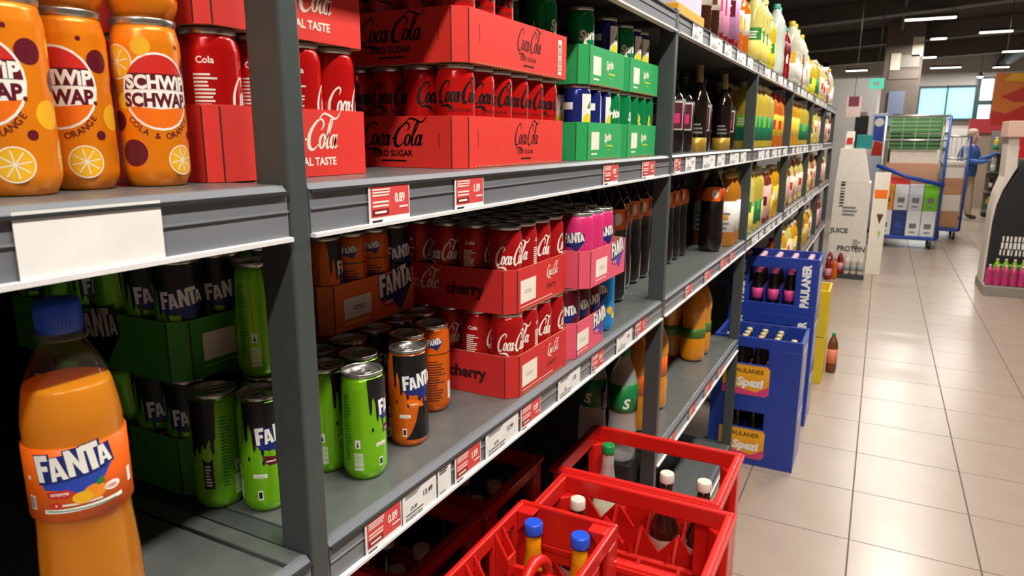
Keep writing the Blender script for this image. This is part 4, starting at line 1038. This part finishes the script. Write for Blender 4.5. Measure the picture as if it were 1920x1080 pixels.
BG = 'blue beer crates in stacks'
K1 = blue_crate_kit(.405, .3, .325, (-.13, .055, .19, .275), sticker=True)
K2 = blue_crate_kit(.455, .3, .315, (-.13, .115, .055, .255), upright_text=True)
for k in range(2): spawn(K1, 'beer_crate', ('bottom', 'top')[k] + ' blue crate of the front stack with orange sticker', 'crate', (-.4375, 3.522, .3255 * k), 0, BG)
for k in range(3): spawn(K2, 'beer_crate', ('bottom', 'middle', 'top')[k] + ' blue crate of the stack behind with upright white lettering', 'crate', (-.4645, 4.152, .3155 * k), 0, BG)
A = Art(); A.rect(-.02, .02, .06, .13, magenta, 0)
beer = bottle_kit(BEER, .029, .292, M('glass_dark', (20, 12, 10), .1, coat=.6), M('cap_crown', (226, 206, 150), .35, .3), M('beer_label', (190, 100, 30), .5), .2, .45, None, 18, 1.25)
beerp = bottle_kit(BEER, .029, .292, MATS['glass_dark'], M('cap_pale_pink', (236, 190, 200), .4), M('beer_label_pink', (226, 70, 140), .5), .2, .4, None, 18, 1.25)
beerp.append(('neck_foil', MB().lathe([(.0215, .205), (.0145, .235), (.0128, .262), (.0122, .268)], 18).mesh('neck_foil', M('foil_pink', (236, 110, 160), .4)), None, 0))
for i in range(5):
    for j in range(4):
        if j < 2 or i < 4:
            spawn(beer, 'beer_bottle', f'dark bottle in the top front blue crate, {ordn[i]} across, {ordn[j]} deep', 'bottle', (-.4375 - .152 + .076 * i, 3.522 - .101 + .0675 * j, .3255 + .0128), 0, 'bottles in the front blue crate')
for i in range(5):
    for j in range(4):
        spawn(beerp, 'beer_bottle', f'dark bottle with pink label in the rear blue crate, {ordn[i]} across, {ordn[j]} deep', 'bottle', (-.4645 - .17 + .085 * i, 4.152 - .101 + .0675 * j, .631 + .0128), 0, 'bottles in the rear blue crate')
for i in range(4): spawn(beer, 'beer_bottle', f'dark bottle behind the window of the bottom blue crate, {ordn[i]} across', 'bottle', (-.4375 - .152 + .076 * i, 3.522 - .101, .0128), 0, 'bottles in the bottom blue crate')
yc = M('crate_yellow', (222, 190, 30), .45)
t = thing('beer_crate', 'yellow crate stack standing behind the blue crates', 'crate', (-.345, 4.95, 0))
for k in range(2):
    b = MB(); z = .315 * k
    b.box(-.135, .135, -.15, -.138, z, z + .31); b.box(-.135, .135, .138, .15, z, z + .31); b.box(-.135, -.123, -.138, .138, z, z + .31); b.box(.123, .135, -.138, .138, z, z + .31); b.box(-.123, .123, -.138, .138, z, z + .01)
    b.build('crate_body', yc, t, .003)
fb = bottle_kit(PET, .034, .28, M('drink_brown', (110, 60, 36), .2), capgreen, M('label_salmon', (226, 130, 96), .5), .25, .6)
spawn(fb, 'drink_bottle', 'small brown bottle on the floor beside the yellow crate', 'bottle', (-.17, 5.1, 0), 0)

# ------------------------------------------------------------------ white display column
t = thing('display_stand', 'tall white cardboard display column at the end of the rack', 'display', (-.265, 9.0, 0))
wd = M('display_white', (226, 218, 204), .6)
MB().hexa([(-.2, -.15, .0), (.2, -.15, 0), (.2, .2, 0), (-.2, .2, 0)], [(-.185, -.15, 1.1), (.185, -.15, 1.1), (.185, .2, 1.1), (-.185, .2, 1.1)]).build('column', wd, t, .004)
MB().hexa([(-.185, -.15, 1.1), (.165, -.15, 1.1), (.165, .2, 1.1), (-.185, .2, 1.1)], [(-.165, -.13, 1.47), (.09, -.13, 1.47), (.09, .2, 1.47), (-.165, .2, 1.47)]).build('header', wd, t, .004)
MB().box(-.21, .215, -.24, -.152, 0, .05).build('foot_tray', M('display_foot', (60, 58, 60), .6), t, .003)
A = Art(); A.text('PROTEIN', .05, .31, .085, black, 0, .02, sx=.85); A.text('JUICE', -.09, .52, .075, black, 0, .03); bars(A, -.12, -.075, .82, 1.12, 9, black, 0, 3, upright=False)
tiny_lines(A, -.08, .11, .72, .84, 3, greyprint, 0, 3); tiny_lines(A, .06, .15, .34, .46, 5, greyprint, 0, 9)
add('print', A.flat('print', (0, -.152, 0), (1, 0, 0), (0, 0, 1), .001), t)
t2 = thing('pennant_board', 'white side panel with orange pennant next to the display column', 'display', (.02, 9.2, 0))
MB().box(-.07, .09, 0, .03, 0, 1.2).build('panel', wd, t2, .003)
A = Art(); A.poly([(-.06, 1.0), (.08, 1.0), (.075, .9), (-.05, .9)], orangep, 0); A.poly([(-.01, .72), (.06, .72), (.025, .6)], brownp, 0); A.poly([(.02, .52), (.05, .52), (.035, .42)], limep, 0)
add('print', A.flat('print', (0, 0, 0), (1, 0, 0), (0, 0, 1), .001), t2)
t = thing('carton', 'teal carton standing on the white display column', 'carton', (-.2, 9.0, 1.4704)); MB().box(-.075, .085, -.09, .09, 0, .15).build('box', M('carton_teal', (16, 128, 128), .5), t, .004); MB().box(-.07, .08, -.085, .085, .15, .153).build('lid_flap', M('carton_teal_lid', (60, 156, 150), .5), t)
t = thing('pouch', 'white and red pouch beside the teal carton', 'pouch', (-.345, 9.0, 1.4704)); MB().hexa([(-.05, -.05, 0), (.05, -.05, 0), (.05, .05, 0), (-.05, .05, 0)], [(-.045, -.008, .19), (.045, -.008, .19), (.045, .008, .19), (-.045, .008, .19)]).build('bag', M('pouch_white', (230, 216, 210), .5), t, .004); MB().box(-.03, .03, -.051, -.046, .05, .12).build('label_patch', redprint, t)
smallk = [('orange', bottle_kit(PET, .034, .24, orl, capred, None, seg=16)), ('red', bottle_kit(PET, .034, .26, redl, capwhite, M('label_rose', (222, 150, 176), .5), .2, .5, seg=16)), ('white', bottle_kit(PET, .034, .22, liquid('milk', (226, 214, 200)), capwhite, M('label_grey', (150, 150, 152), .5), .2, .5, seg=16))]
for k, (ki, x, y) in enumerate(((1, -.42, 8.805), (0, -.36, 8.7), (1, -.31, 8.805), (2, -.24, 8.805), (2, -.17, 8.805), (2, -.1, 8.805), (1, -.53, 8.75), (1, -.42, 8.62))):
    nm, kit = smallk[ki]; onz = .0506 if y > 8.76 and x > -.47 else 0
    spawn(kit, 'drink_bottle', f'small {nm} bottle at the foot of the white display, {ordn[k]} of them', 'bottle', (x, y, onz), 0, 'small bottles at the display foot')

# ------------------------------------------------------------------ roll cages
cblue = M('cage_blue', (34, 70, 160), .4); csil = M('cage_silver', (196, 198, 190), .35, .6); cgreen = M('crate_leaf_green', (70, 120, 66), .5); carton = M('carton_brown', (182, 130, 92), .75); rubber = M('rubber', (30, 30, 32), .7)


def roll_cage(x, y, w, d, h, label, rz=0.):
    t = thing('roll_cage', label, 'trolley', (x, y, 0), rz, 'roll cages in the aisle')
    b = MB(); b.box(0, w, 0, d, .13, .18); b.build('deck', cblue, t, .006)
    for a in (.06, w - .06):
        for c in (.06, d - .06):
            wh = MB(); wh.tube([(a - .016, c, .055), (a + .016, c, .055)], .055, 16); q = wh.build('wheel', rubber, t); MB().box(a - .02, a + .02, c - .015, c + .015, .05, .13).build('fork', csil, q)
    for a, m in ((0, csil), (w, cblue)):
        for c in (0, d): MB().tube([(a, c, .15), (a, c, h)], .018, 10).build('upright', m if c == 0 else csil, t)
        s_ = MB()
        for k in range(7): s_.tube([(a, 0, .35 + k * .22), (a, d, .35 + k * .22)], .007, 6)
        for k in range(1, 4): s_.tube([(a, d * k / 4, .18), (a, d * k / 4, h - .05)], .006, 6)
        s_.build('side_grid', csil, t)['kind'] = 'stuff'
    for c in (0, d):
        s_ = MB().tube([(0, c, h), (w, c, h)], .016, 10); s_.build('top_bar', csil, t)
    MB().tube([(0, 0, h - .34), (w, 0, h - .34)], .014, 8).build('cross_bar', csil, t)
    for k in range(1, 5): MB().tube([(w * k / 5, d, .18), (w * k / 5, d, h)], .006, 6).build('back_bar', csil, t)
    return t


roll_cage(.0, 11.72, .8, .72, 1.9, 'blue roll cage loaded with white and coloured boxes')
MB().tube([(-.06, -.03, 1.2), (.36, -.05, 1.04), (.82, -.03, .93)], .03, 10).build('retaining_strap', cblue, bpy.data.objects['roll_cage'])


def parcel(x, y, z, w, d, h, col, label, grp, pr=None):
    t = thing('parcel_box', label, 'box', (x, y, z + .0006), 0, grp)
    MB().box(0, w, 0, d, 0, h).build('carton_body', M('carton_' + '_'.join(map(str, col)), col, .65), t, .004)
    if pr is not None:
        A = Art(); A.rect(w * .25, w * .75, h * .3, h * .5, pr, 0); A.rect(w * .3, w * .7, h * .12, h * .18, pr, 0); add('box_print', A.flat('box_print', (0, 0, 0), (1, 0, 0), (0, 0, 1), .001), t)


cols = [(226, 226, 226), (40, 56, 120), (230, 230, 228), (224, 226, 226)], [(236, 150, 20), (226, 222, 226), (206, 206, 214), (112, 190, 24)]
nms = ('plain white', 'navy', 'second white', 'right white'), ('orange', 'white', 'pale grey', 'lime green')
for k in range(2):
    for i in range(4):
        parcel(.03 + .187 * i, 11.75, .182 + .372 * k, .18, .25, .37, cols[k][i], f'{nms[k][i]} box in the {("bottom", "second")[k]} layer of the loaded cage', 'boxes in the loaded roll cage', bluep if (k, i) == (0, 1) else greyprint if (k, i) != (1, 0) else brownp)
parcel(.05, 12.02, .182, .7, .38, .8, (190, 140, 110), 'large brown carton filling the back of the loaded cage', 'cartons in the cages')
parcel(.06, 12.02, .984, .68, .38, .24, (196, 146, 116), 'flat brown carton on the large one in the cage', 'cartons in the cages')
parcel(.1, 11.8, .928, .3, .2, .1, (214, 60, 50), 'red topped flat box above the white boxes', 'cartons in the cages')
parcel(.1, 12.05, 1.226, .6, .33, .2, (220, 206, 190), 'pale carton under the green crates in the cage', 'cartons in the cages')
for k in range(2):
    t = thing('folding_crate', ('lower', 'upper')[k] + ' green folding crate at the top of the loaded cage', 'crate', (.06, 12.03, 1.428 + .231 * k), 0, 'green folding crates'); z = 0
    for j in range(4): MB().box(0, .68, 0, .012, .01 + j * .056, .045 + j * .056).build('slat', cgreen, t)
    b = MB(); b.box(0, .68, .34, .352, 0, .225); b.box(0, .012, .012, .34, 0, .225); b.box(.668, .68, .012, .34, 0, .225); b.box(.012, .668, .012, .34, 0, .01)
    for j in range(5): b.box(.167 * j, .167 * j + .012, -.004, 0, 0, .225)
    b.build('frame', M('crate_pale_green', (132, 168, 120), .5), t)
roll_cage(.86, 13.1, .34, .7, 1.62, 'second roll cage half hidden behind the loaded one')
for k in range(4): parcel(.9, 13.2, .182 + .262 * k, .27, .4, .26, (186, 134, 96) if k % 2 == 0 else (222, 210, 196), f'{ordn[k]} carton from the bottom in the second cage', 'cartons in the second cage')
# ------------------------------------------------------------------ shopper
pm = bpy.data.materials.new('shopper_clothes'); pm.use_nodes = True; nt = pm.node_tree; bs = nt.nodes['Principled BSDF']; bs.inputs['Roughness'].default_value = .8
tc = nt.nodes.new('ShaderNodeTexCoord'); sx_ = nt.nodes.new('ShaderNodeSeparateXYZ'); cr_ = nt.nodes.new('ShaderNodeValToRGB'); cr_.color_ramp.interpolation = 'CONSTANT'
mr = nt.nodes.new('ShaderNodeMath'); mr.operation = 'DIVIDE'; mr.inputs[1].default_value = 1.8
nt.links.new(tc.outputs['Object'], sx_.inputs[0]); nt.links.new(sx_.outputs[2], mr.inputs[0]); nt.links.new(mr.outputs[0], cr_.inputs[0]); nt.links.new(cr_.outputs[0], bs.inputs['Base Color'])
el = cr_.color_ramp.elements; el[0].position = 0; el[0].color = (*lin((70, 60, 54)), 1); el[1].position = .05; el[1].color = (*lin((182, 164, 136)), 1)
e = el.new(.47); e.color = (*lin((62, 98, 164)), 1); e = el.new(.805); e.color = (*lin((214, 168, 144)), 1)
t = thing('person', 'shopper in blue jacket and beige trousers reaching towards the shelf', 'person', (1.52, 16.8, 0), -.5)
J = [((0, 0, .93), .19, .16), ((0, 0, 1.1), .2, .165), ((0, .0, 1.28), .205, .16), ((.02, 0, 1.43), .13, .1), ((.04, 0, 1.5), .055, .055), ((.05, 0, 1.57), .075, .085), ((.06, 0, 1.66), .085, .095), ((.05, 0, 1.72), .06, .07)]
ed = [(i, i + 1) for i in range(7)]
def limb(root, pts):
    p = root
    for q in pts: J.append(q); ed.append((p, len(J) - 1)); p = len(J) - 1
for s_ in (-1, 1):
    limb(0, [((.02 * s_, .09 * s_, .8), .115, .115), ((.06 * s_, .1 * s_, .48), .09, .09), ((.0 + .09 * s_, .1 * s_, .1), .07, .07), ((.05 + .09 * s_, .1 * s_, .045), .05, .045), ((.17 + .09 * s_, .11 * s_, .035), .035, .03)])
    limb(3, [((.02, .2 * s_, 1.4), .08, .08), ((.1, .25 * s_, 1.15), .068, .068), ((.34, .17 * s_, 1.2 + .06 * s_), .042, .042), ((.43, .16 * s_, 1.24 + .07 * s_), .034, .022)])
    hnd = len(J) - 1
    for f in range(5):
        yo = (-.03, -.015, .0, .015, .035)[f]; ln = (.07, .08, .085, .075, .05)[f]
        limb(hnd, [((.455, .16 * s_ + yo, 1.25 + .07 * s_), .010, .010), ((.43 + ln, .16 * s_ + yo * 1.2, 1.235 + .07 * s_), .008, .008)])
me = bpy.data.meshes.new('body'); me.from_pydata([j[0] for j in J], ed, []); me.materials.append(pm)
bo = add('body', me, t); sk = bo.modifiers.new('skin', 'SKIN'); sk.use_smooth_shade = True; bo.modifiers.new('sub', 'SUBSURF').levels = 2
for i, j in enumerate(J): me.skin_vertices[0].data[i].radius = j[1:]
me.skin_vertices[0].data[0].use_root = True
hr = MB(); hr.lathe([(.02, .0), (.085, .02), (.098, .07), (.09, .12), (.06, .155), (.0, .165)], 20); h_ = hr.build('hair', M('hair_grey', (176, 160, 146), .9), t, 0, (.03, 0, 1.62))
for s_ in (-1, 1):
    MB().lathe([(.0, -.014), (.01, -.01), (.014, 0), (.01, .01), (0, .014)], 10).build('ear', M('skin_tone', (214, 168, 144), .6), t, 0, (.06, .088 * s_, 1.63))
    MB().lathe([(0, -.007), (.006, -.004), (.008, 0), (.006, .004), (0, .007)], 10).build('eye', black, t, 0, (.142, .034 * s_, 1.645))
MB().hexa([(.135, -.014, 1.605), (.168, -.010, 1.603), (.168, .010, 1.603), (.135, .014, 1.605)], [(.135, -.006, 1.65), (.142, -.004, 1.65), (.142, .004, 1.65), (.135, .006, 1.65)]).build('nose', MATS['skin_tone'], t, .003)
MB().box(.128, .139, -.024, .024, 1.575, 1.583).build('mouth', M('lip_tone', (160, 90, 84), .6), t, .002)

# ------------------------------------------------------------------ black promotion stand on the right
t = thing('promotion_stand', 'black promotion stand with curved white frame at the right edge', 'display', (0, 8.7, 0))
bkm = M('stand_black', (22, 20, 20), .55); wfm = M('stand_white', (222, 208, 196), .5)
pf = [(1.09, .1), (1.09, .7), (1.105, .88), (1.14, 1.04), (1.2, 1.18), (1.3, 1.38), (2.0, 1.38), (2.0, .1)]
MB().prism(pf, 'y', 0, .5).build('front_panel', bkm, t, .004)
MB().box(1.06, 2.0, -.2, .5, 0, .1).build('plinth', M('stand_base', (150, 140, 132), .5), t, .004)
MB().prism([(1.065, .1), (1.086, .1), (1.086, .72), (1.1, .9), (1.135, 1.06), (1.19, 1.2), (1.23, 1.3), (1.21, 1.62), (1.12, 1.62), (1.13, 1.2), (1.085, 1.02), (1.068, .85)], 'y', .05, .45).build('white_frame', wfm, t, .004)
MB().box(1.1, 2.0, .0, .5, 1.6, 1.76).build('header', M('stand_header', (216, 176, 156), .6), t, .006)
A = Art(); bars(A, 1.19, 1.46, .545, .6, 8, white, 0, 3); bars(A, 1.185, 1.5, .47, .535, 9, white, 0, 5); bars(A, 1.18, 1.48, .4, .46, 9, white, 0, 7); tiny_lines(A, 1.15, 1.6, .29, .33, 1, M('lilac_print', (190, 186, 206), .5), 0)
A.disc(1.46, .98, .12, M('food_orange', (214, 110, 30), .5), 0, .17); A.disc(1.43, .93, .06, brownp, 1, .08); A.disc(1.47, 1.05, .05, goldp, 1, .06)
add('print', A.flat('print', (0, 0, 0), (1, 0, 0), (0, 0, 1), .001), t)
pinkk = bottle_kit(PET, .034, .215, liquid('pink_soda', (216, 60, 130)), capwhite, None, seg=16)
for k in range(5): spawn(pinkk, 'drink_bottle', f'pink bottle in the pack at the foot of the black stand, {ordn[k]} from the left', 'bottle', (1.105 + .07 * k, 8.58, .1004 - .0), 0, 'pink bottles by the black stand')
limek = bottle_kit(PET, .034, .27, liquid('lime', (140, 190, 20)), capwhite, None, seg=16); yelk = bottle_kit(PET, .042, .32, liquid('yellow', (232, 196, 30)), capwhite, M('label_orange', (236, 98, 14)), .3, .5, seg=16)
for k in range(4): spawn(limek, 'drink_bottle', f'lime bottle behind the pink pack, {ordn[k]} from the left', 'bottle', (1.17 + .075 * k, 8.655, .1004), 0, 'lime bottles by the black stand')
for k in range(2): spawn(yelk, 'drink_bottle', ('yellow bottle right of the pink pack', 'second yellow bottle right of the pink pack, cut by the edge')[k], 'bottle', (1.475 + .095 * k, 8.59, .1004), 0, 'yellow bottles by the black stand')

# ------------------------------------------------------------------ pillar, signs and far displays
t = struct(MB().box(-.17, .56, 18.0, 18.7, 0, 4.05).build('trim_1', M('pillar_stone', (116, 104, 94), .8, var=.12, scale=4))); t['label'] = 'square grey brown pillar reaching the ceiling'
for x0, x1, z0, z1, m, nm in ((-.05, .14, 3.05, 3.4, cream, 'poster'), (.14, .5, 3.1, 3.36, M('poster_grey', (150, 142, 134), .6), 'poster'), (.34, .55, 3.32, 3.72, cream, 'poster'), (-.06, .52, 2.86, 3.03, M('poster_taupe', (128, 118, 108), .6), 'poster')):
    tagp(MB().box(x0, x1, 17.985, 17.999, z0, z1).build('poster', m), {3.05: 'pale square poster high on the pillar, left', 3.1: 'grey poster in the middle of the pillar', 3.32: 'pale poster highest on the pillar, right', 2.86: 'wide taupe board on the pillar'}[z0], 'poster')
tagp(MB().box(-.02, .3, 17.96, 17.999, 1.85, 2.6).build('screen_panel', M('screen_blue', (120, 130, 158), .3), None, .01), 'blue grey framed panel on the pillar at head height', 'panel')
t = thing('exit_sign', 'small green exit sign hanging left of the pillar', 'sign', (-.21, 13.9, 2.42)); MB().box(-.11, .11, 0, .04, 0, .17).build('panel', M('exit_green', (80, 214, 180), .4, emit=.7, var=0), t, .004); MB().tube([(0, .02, .17), (0, .02, 1.63)], .006, 6).build('rod', steel, t)
A = Art(); A.poly([(-.06, .06), (-.06, .11), (.0, .11), (.0, .14), (.06, .085), (.0, .03), (.0, .06)], white, 0); add('arrow', A.flat('arrow', (0, 0, 0), (1, 0, 0), (0, 0, 1), .001), t)
t = thing('wall_banner', 'orange and red picture banner hanging at the right', 'banner', (1.5, 14.0, 1.8)); MB().box(0, .75, 0, .03, 0, .82).build('panel', M('banner_orange', (222, 120, 40), .6), t)
A = Art(); A.poly([(.0, .0), (.75, .0), (.75, .22), (.4, .3), (.2, .18), (0, .24)], redprint, 0); A.poly([(.1, .45), (.4, .6), (.75, .5), (.75, .4), (.3, .36)], M('banner_red', (196, 50, 36), .6), 0); A.poly([(.12, .7), (.75, .66), (.75, .8), (.2, .81)], goldp, 0); add('print', A.flat('print', (0, 0, 0), (1, 0, 0), (0, 0, 1), .001), t)
for x in (.1, .65): MB().tube([(x, .015, .82), (x, .015, 2.25)], .006, 6).build('rod', steel, t)
# pale partition and dark hanging goods left of the pillar
o = struct(MB().box(-2.5, -.2, 16.0, 16.1, 0, 2.75).build('wall_partition', M('partition_grey', (198, 192, 188), .7))); o['label'] = 'pale grey partition behind the display column'
A = Art(); A.rect(-.75, -.35, 2.02, 2.1, greyprint, 0); add('lettering_strip', A.flat('lettering_strip', (0, 16, 0), (1, 0, 0), (0, 0, 1), .002), o)
def standee(name, x, y, w, h, m, label, cat, art=None):
    t = thing(name, label, cat, (x, y, 0)); MB().box(0, w, 0, .12, .05, h).build('panel', m, t, .01); MB().box(-.02, w + .02, -.08, .2, 0, .05).build('foot', blackp, t, .01)
    if art: add('print', art.flat('print', (0, 0, 0), (1, 0, 0), (0, 0, 1), .002), t)
standee('banner_stand', -.46, 13.2, .2, 1.95, blackp, 'narrow black stand left of the blue poster', 'stand')
A = Art(); A.poly([(.02, 1.3), (.2, 1.3), (.2, 1.5), (.05, 1.55)], redprint, 0); A.poly([(.02, 1.56), (.2, 1.52), (.2, 1.95), (.02, 1.95)], bluep, 0); A.disc(.1, 1.85, .07, white, 1)
standee('poster_stand', -.2, 13.55, .22, 2.0, M('stand_pale', (206, 210, 226), .5), 'blue, white and red poster stand near the cage', 'poster', A)
standee('banner_stand', .08, 13.3, .14, 1.98, M('stand_navy', (28, 34, 52), .6), 'narrow dark navy stand right of the blue poster', 'stand')
t = thing('drinks_poster', 'pink white placard hanging above the display column', 'sign', (-.56, 12.0, 1.9)); MB().box(0, .2, 0, .02, 0, .3).build('card', M('placard_pink', (224, 196, 186), .6), t); MB().box(.03, .17, -.004, 0, .16, .3).build('patch', M('placard_wine', (120, 50, 60), .6), t); MB().tube([(.1, .01, .3), (.1, .01, 2.15)], .005, 6).build('rod', steel, t)
# far shelves on the right behind the shopper
t = thing('shelving_unit', 'far shelf with rows of bottles right of the shopper', 'shelving', (1.95, 17.2, 0))
for z in (.1, .5, .9, 1.3): MB().box(0, 1.6, 0, .4, z, z + .03).build('shelf_board', steel, t)
MB().box(0, 1.6, .4, .42, 0, 1.75).build('back_panel', M('back_grey', (120, 112, 106), .7), t)
for z, h in ((.13, .3), (.53, .3), (.93, .3), (1.33, .28)):
    for k in range(8):
        kit = (far_kits['cloudy white'], far_kits['yellow green labelled'], far_kits['dark brown'])[(k + int(z * 10)) % 3][0]
        spawn(kit, 'drink_bottle', f'bottle on the far right shelf, {("bottom", "second", "third", "top")[int(z * 2.5)]} board, {ordn[k]} along', 'bottle', (2.03 + .19 * k, 17.35, z + .0004), 0, 'bottles on the far right shelf')
t = thing('poster_board', 'red poster above an orange one beside the white frame', 'poster', (1.62, 13.0, 0)); MB().box(0, .27, 0, .05, .9, 1.25).build('lower_poster', M('poster_peach', (226, 150, 90), .6), t, .004); MB().box(0, .27, 0, .05, 1.25, 1.62).build('upper_poster', M('poster_red', (212, 30, 30), .6), t, .004); MB().box(-.03, .27, -.02, .1, .0, .9).build('stand', M('stand_cream', (214, 196, 180), .6), t, .004)
A = Art(); A.disc(.13, 1.45, .08, M('poster_rose', (240, 110, 90), .5), 0, .06); A.disc(.14, 1.08, .07, goldp, 0, .1); add('print', A.flat('print', (0, 0, 0), (1, 0, 0), (0, 0, 1), .002), t)
tagp(MB().box(1.75, 2.6, 20.0, 20.1, 1.72, 2.05).build('shop_sign', M('sign_red', (214, 60, 76), .5)), 'long red sign board far behind the shopper', 'sign')
tagp(MB().box(1.75, 2.6, 20.11, 20.2, 0, 2.0).build('stand_wall', M('stand_wall', (180, 160, 140), .7)), 'beige counter back under the red sign', 'counter')

# ------------------------------------------------------------------ ceiling luminaires
for k, (x, y, z, ln, al) in enumerate(LUMINAIRES):
    t = thing('ceiling_lamp', (f'long ceiling lamp {"over the aisle" if x < 2 else "right of the aisle"}, {ordn[round((y + 1.6) / 2.45)]} along' if al == 'y' else {11.2: 'ceiling lamp above the loaded roll cage', 14.5: 'largest bright ceiling lamp in front of the pillar', 17.4: 'short ceiling lamp right of the pillar top', 16.77: 'thin pale ceiling lamp near the right edge', 21.2: 'short ceiling lamp right of the pillar posters',
              24.4: 'long ceiling lamp above the blue window', 24.3: 'ceiling lamp left of the pillar', 24.9: 'ceiling lamp far right above the bright windows', 20.6: 'ceiling lamp at the right edge above the banner'}[y]), 'lamp', (x, y, z), 0 if al == 'x' else math.pi / 2, 'ceiling lamps')
    MB().box(-ln / 2, ln / 2, -.07, .07, 0, .05).build('housing', M('lamp_housing', (60, 58, 56), .5), t, .004)
    MB().box(-ln / 2 + .01, ln / 2 - .01, -.06, .06, -.022, -.002).build('diffuser', M('lamp_diffuser', (255, 246, 228), .5, emit=6., var=0), t, .004)
    for s_ in (-1, 1): MB().tube([(s_ * ln * .4, 0, .05), (s_ * ln * .4, 0, 4.05 - z)], .005, 6).build('hanger', steel, t)
    L = bpy.data.lights.new('lamp_light', 'AREA'); L.shape = 'RECTANGLE'; L.size = ln; L.size_y = .14; L.energy = LAMP_W * (1.0 if al == 'y' else .8 if ln > .5 else .5); L.color = (1, .955, .885)
    lo = bpy.data.objects.new('lamp_light', L); COL.objects.link(lo); lo.parent = t; lo.location = (0, 0, -.03)
for k, (x, y) in enumerate(((-1.5, 20.0), (-1.75, 20.3), (2.25, 24.6))):
    t = thing('spot_lamp', ('bright round spot lamp above the far rack end', 'smaller round spot lamp beside the bright one', 'round spot lamp near the blue window')[k], 'lamp', (x, y, 3.33), 0, 'round spot lamps')
    MB().lathe([(.02, .12), (.07, .1), (.09, 0)], 16).build('shade', blackp, t); MB().lathe([(.0, -.05), (.05, -.04), (.08, 0), (.05, .03), (0, .035)], 16).build('bulb', M('bulb_glow', (255, 250, 240), .4, emit=12., var=0), t); MB().tube([(0, 0, .1), (0, 0, .72)], .008, 6).build('rod', steel, t)
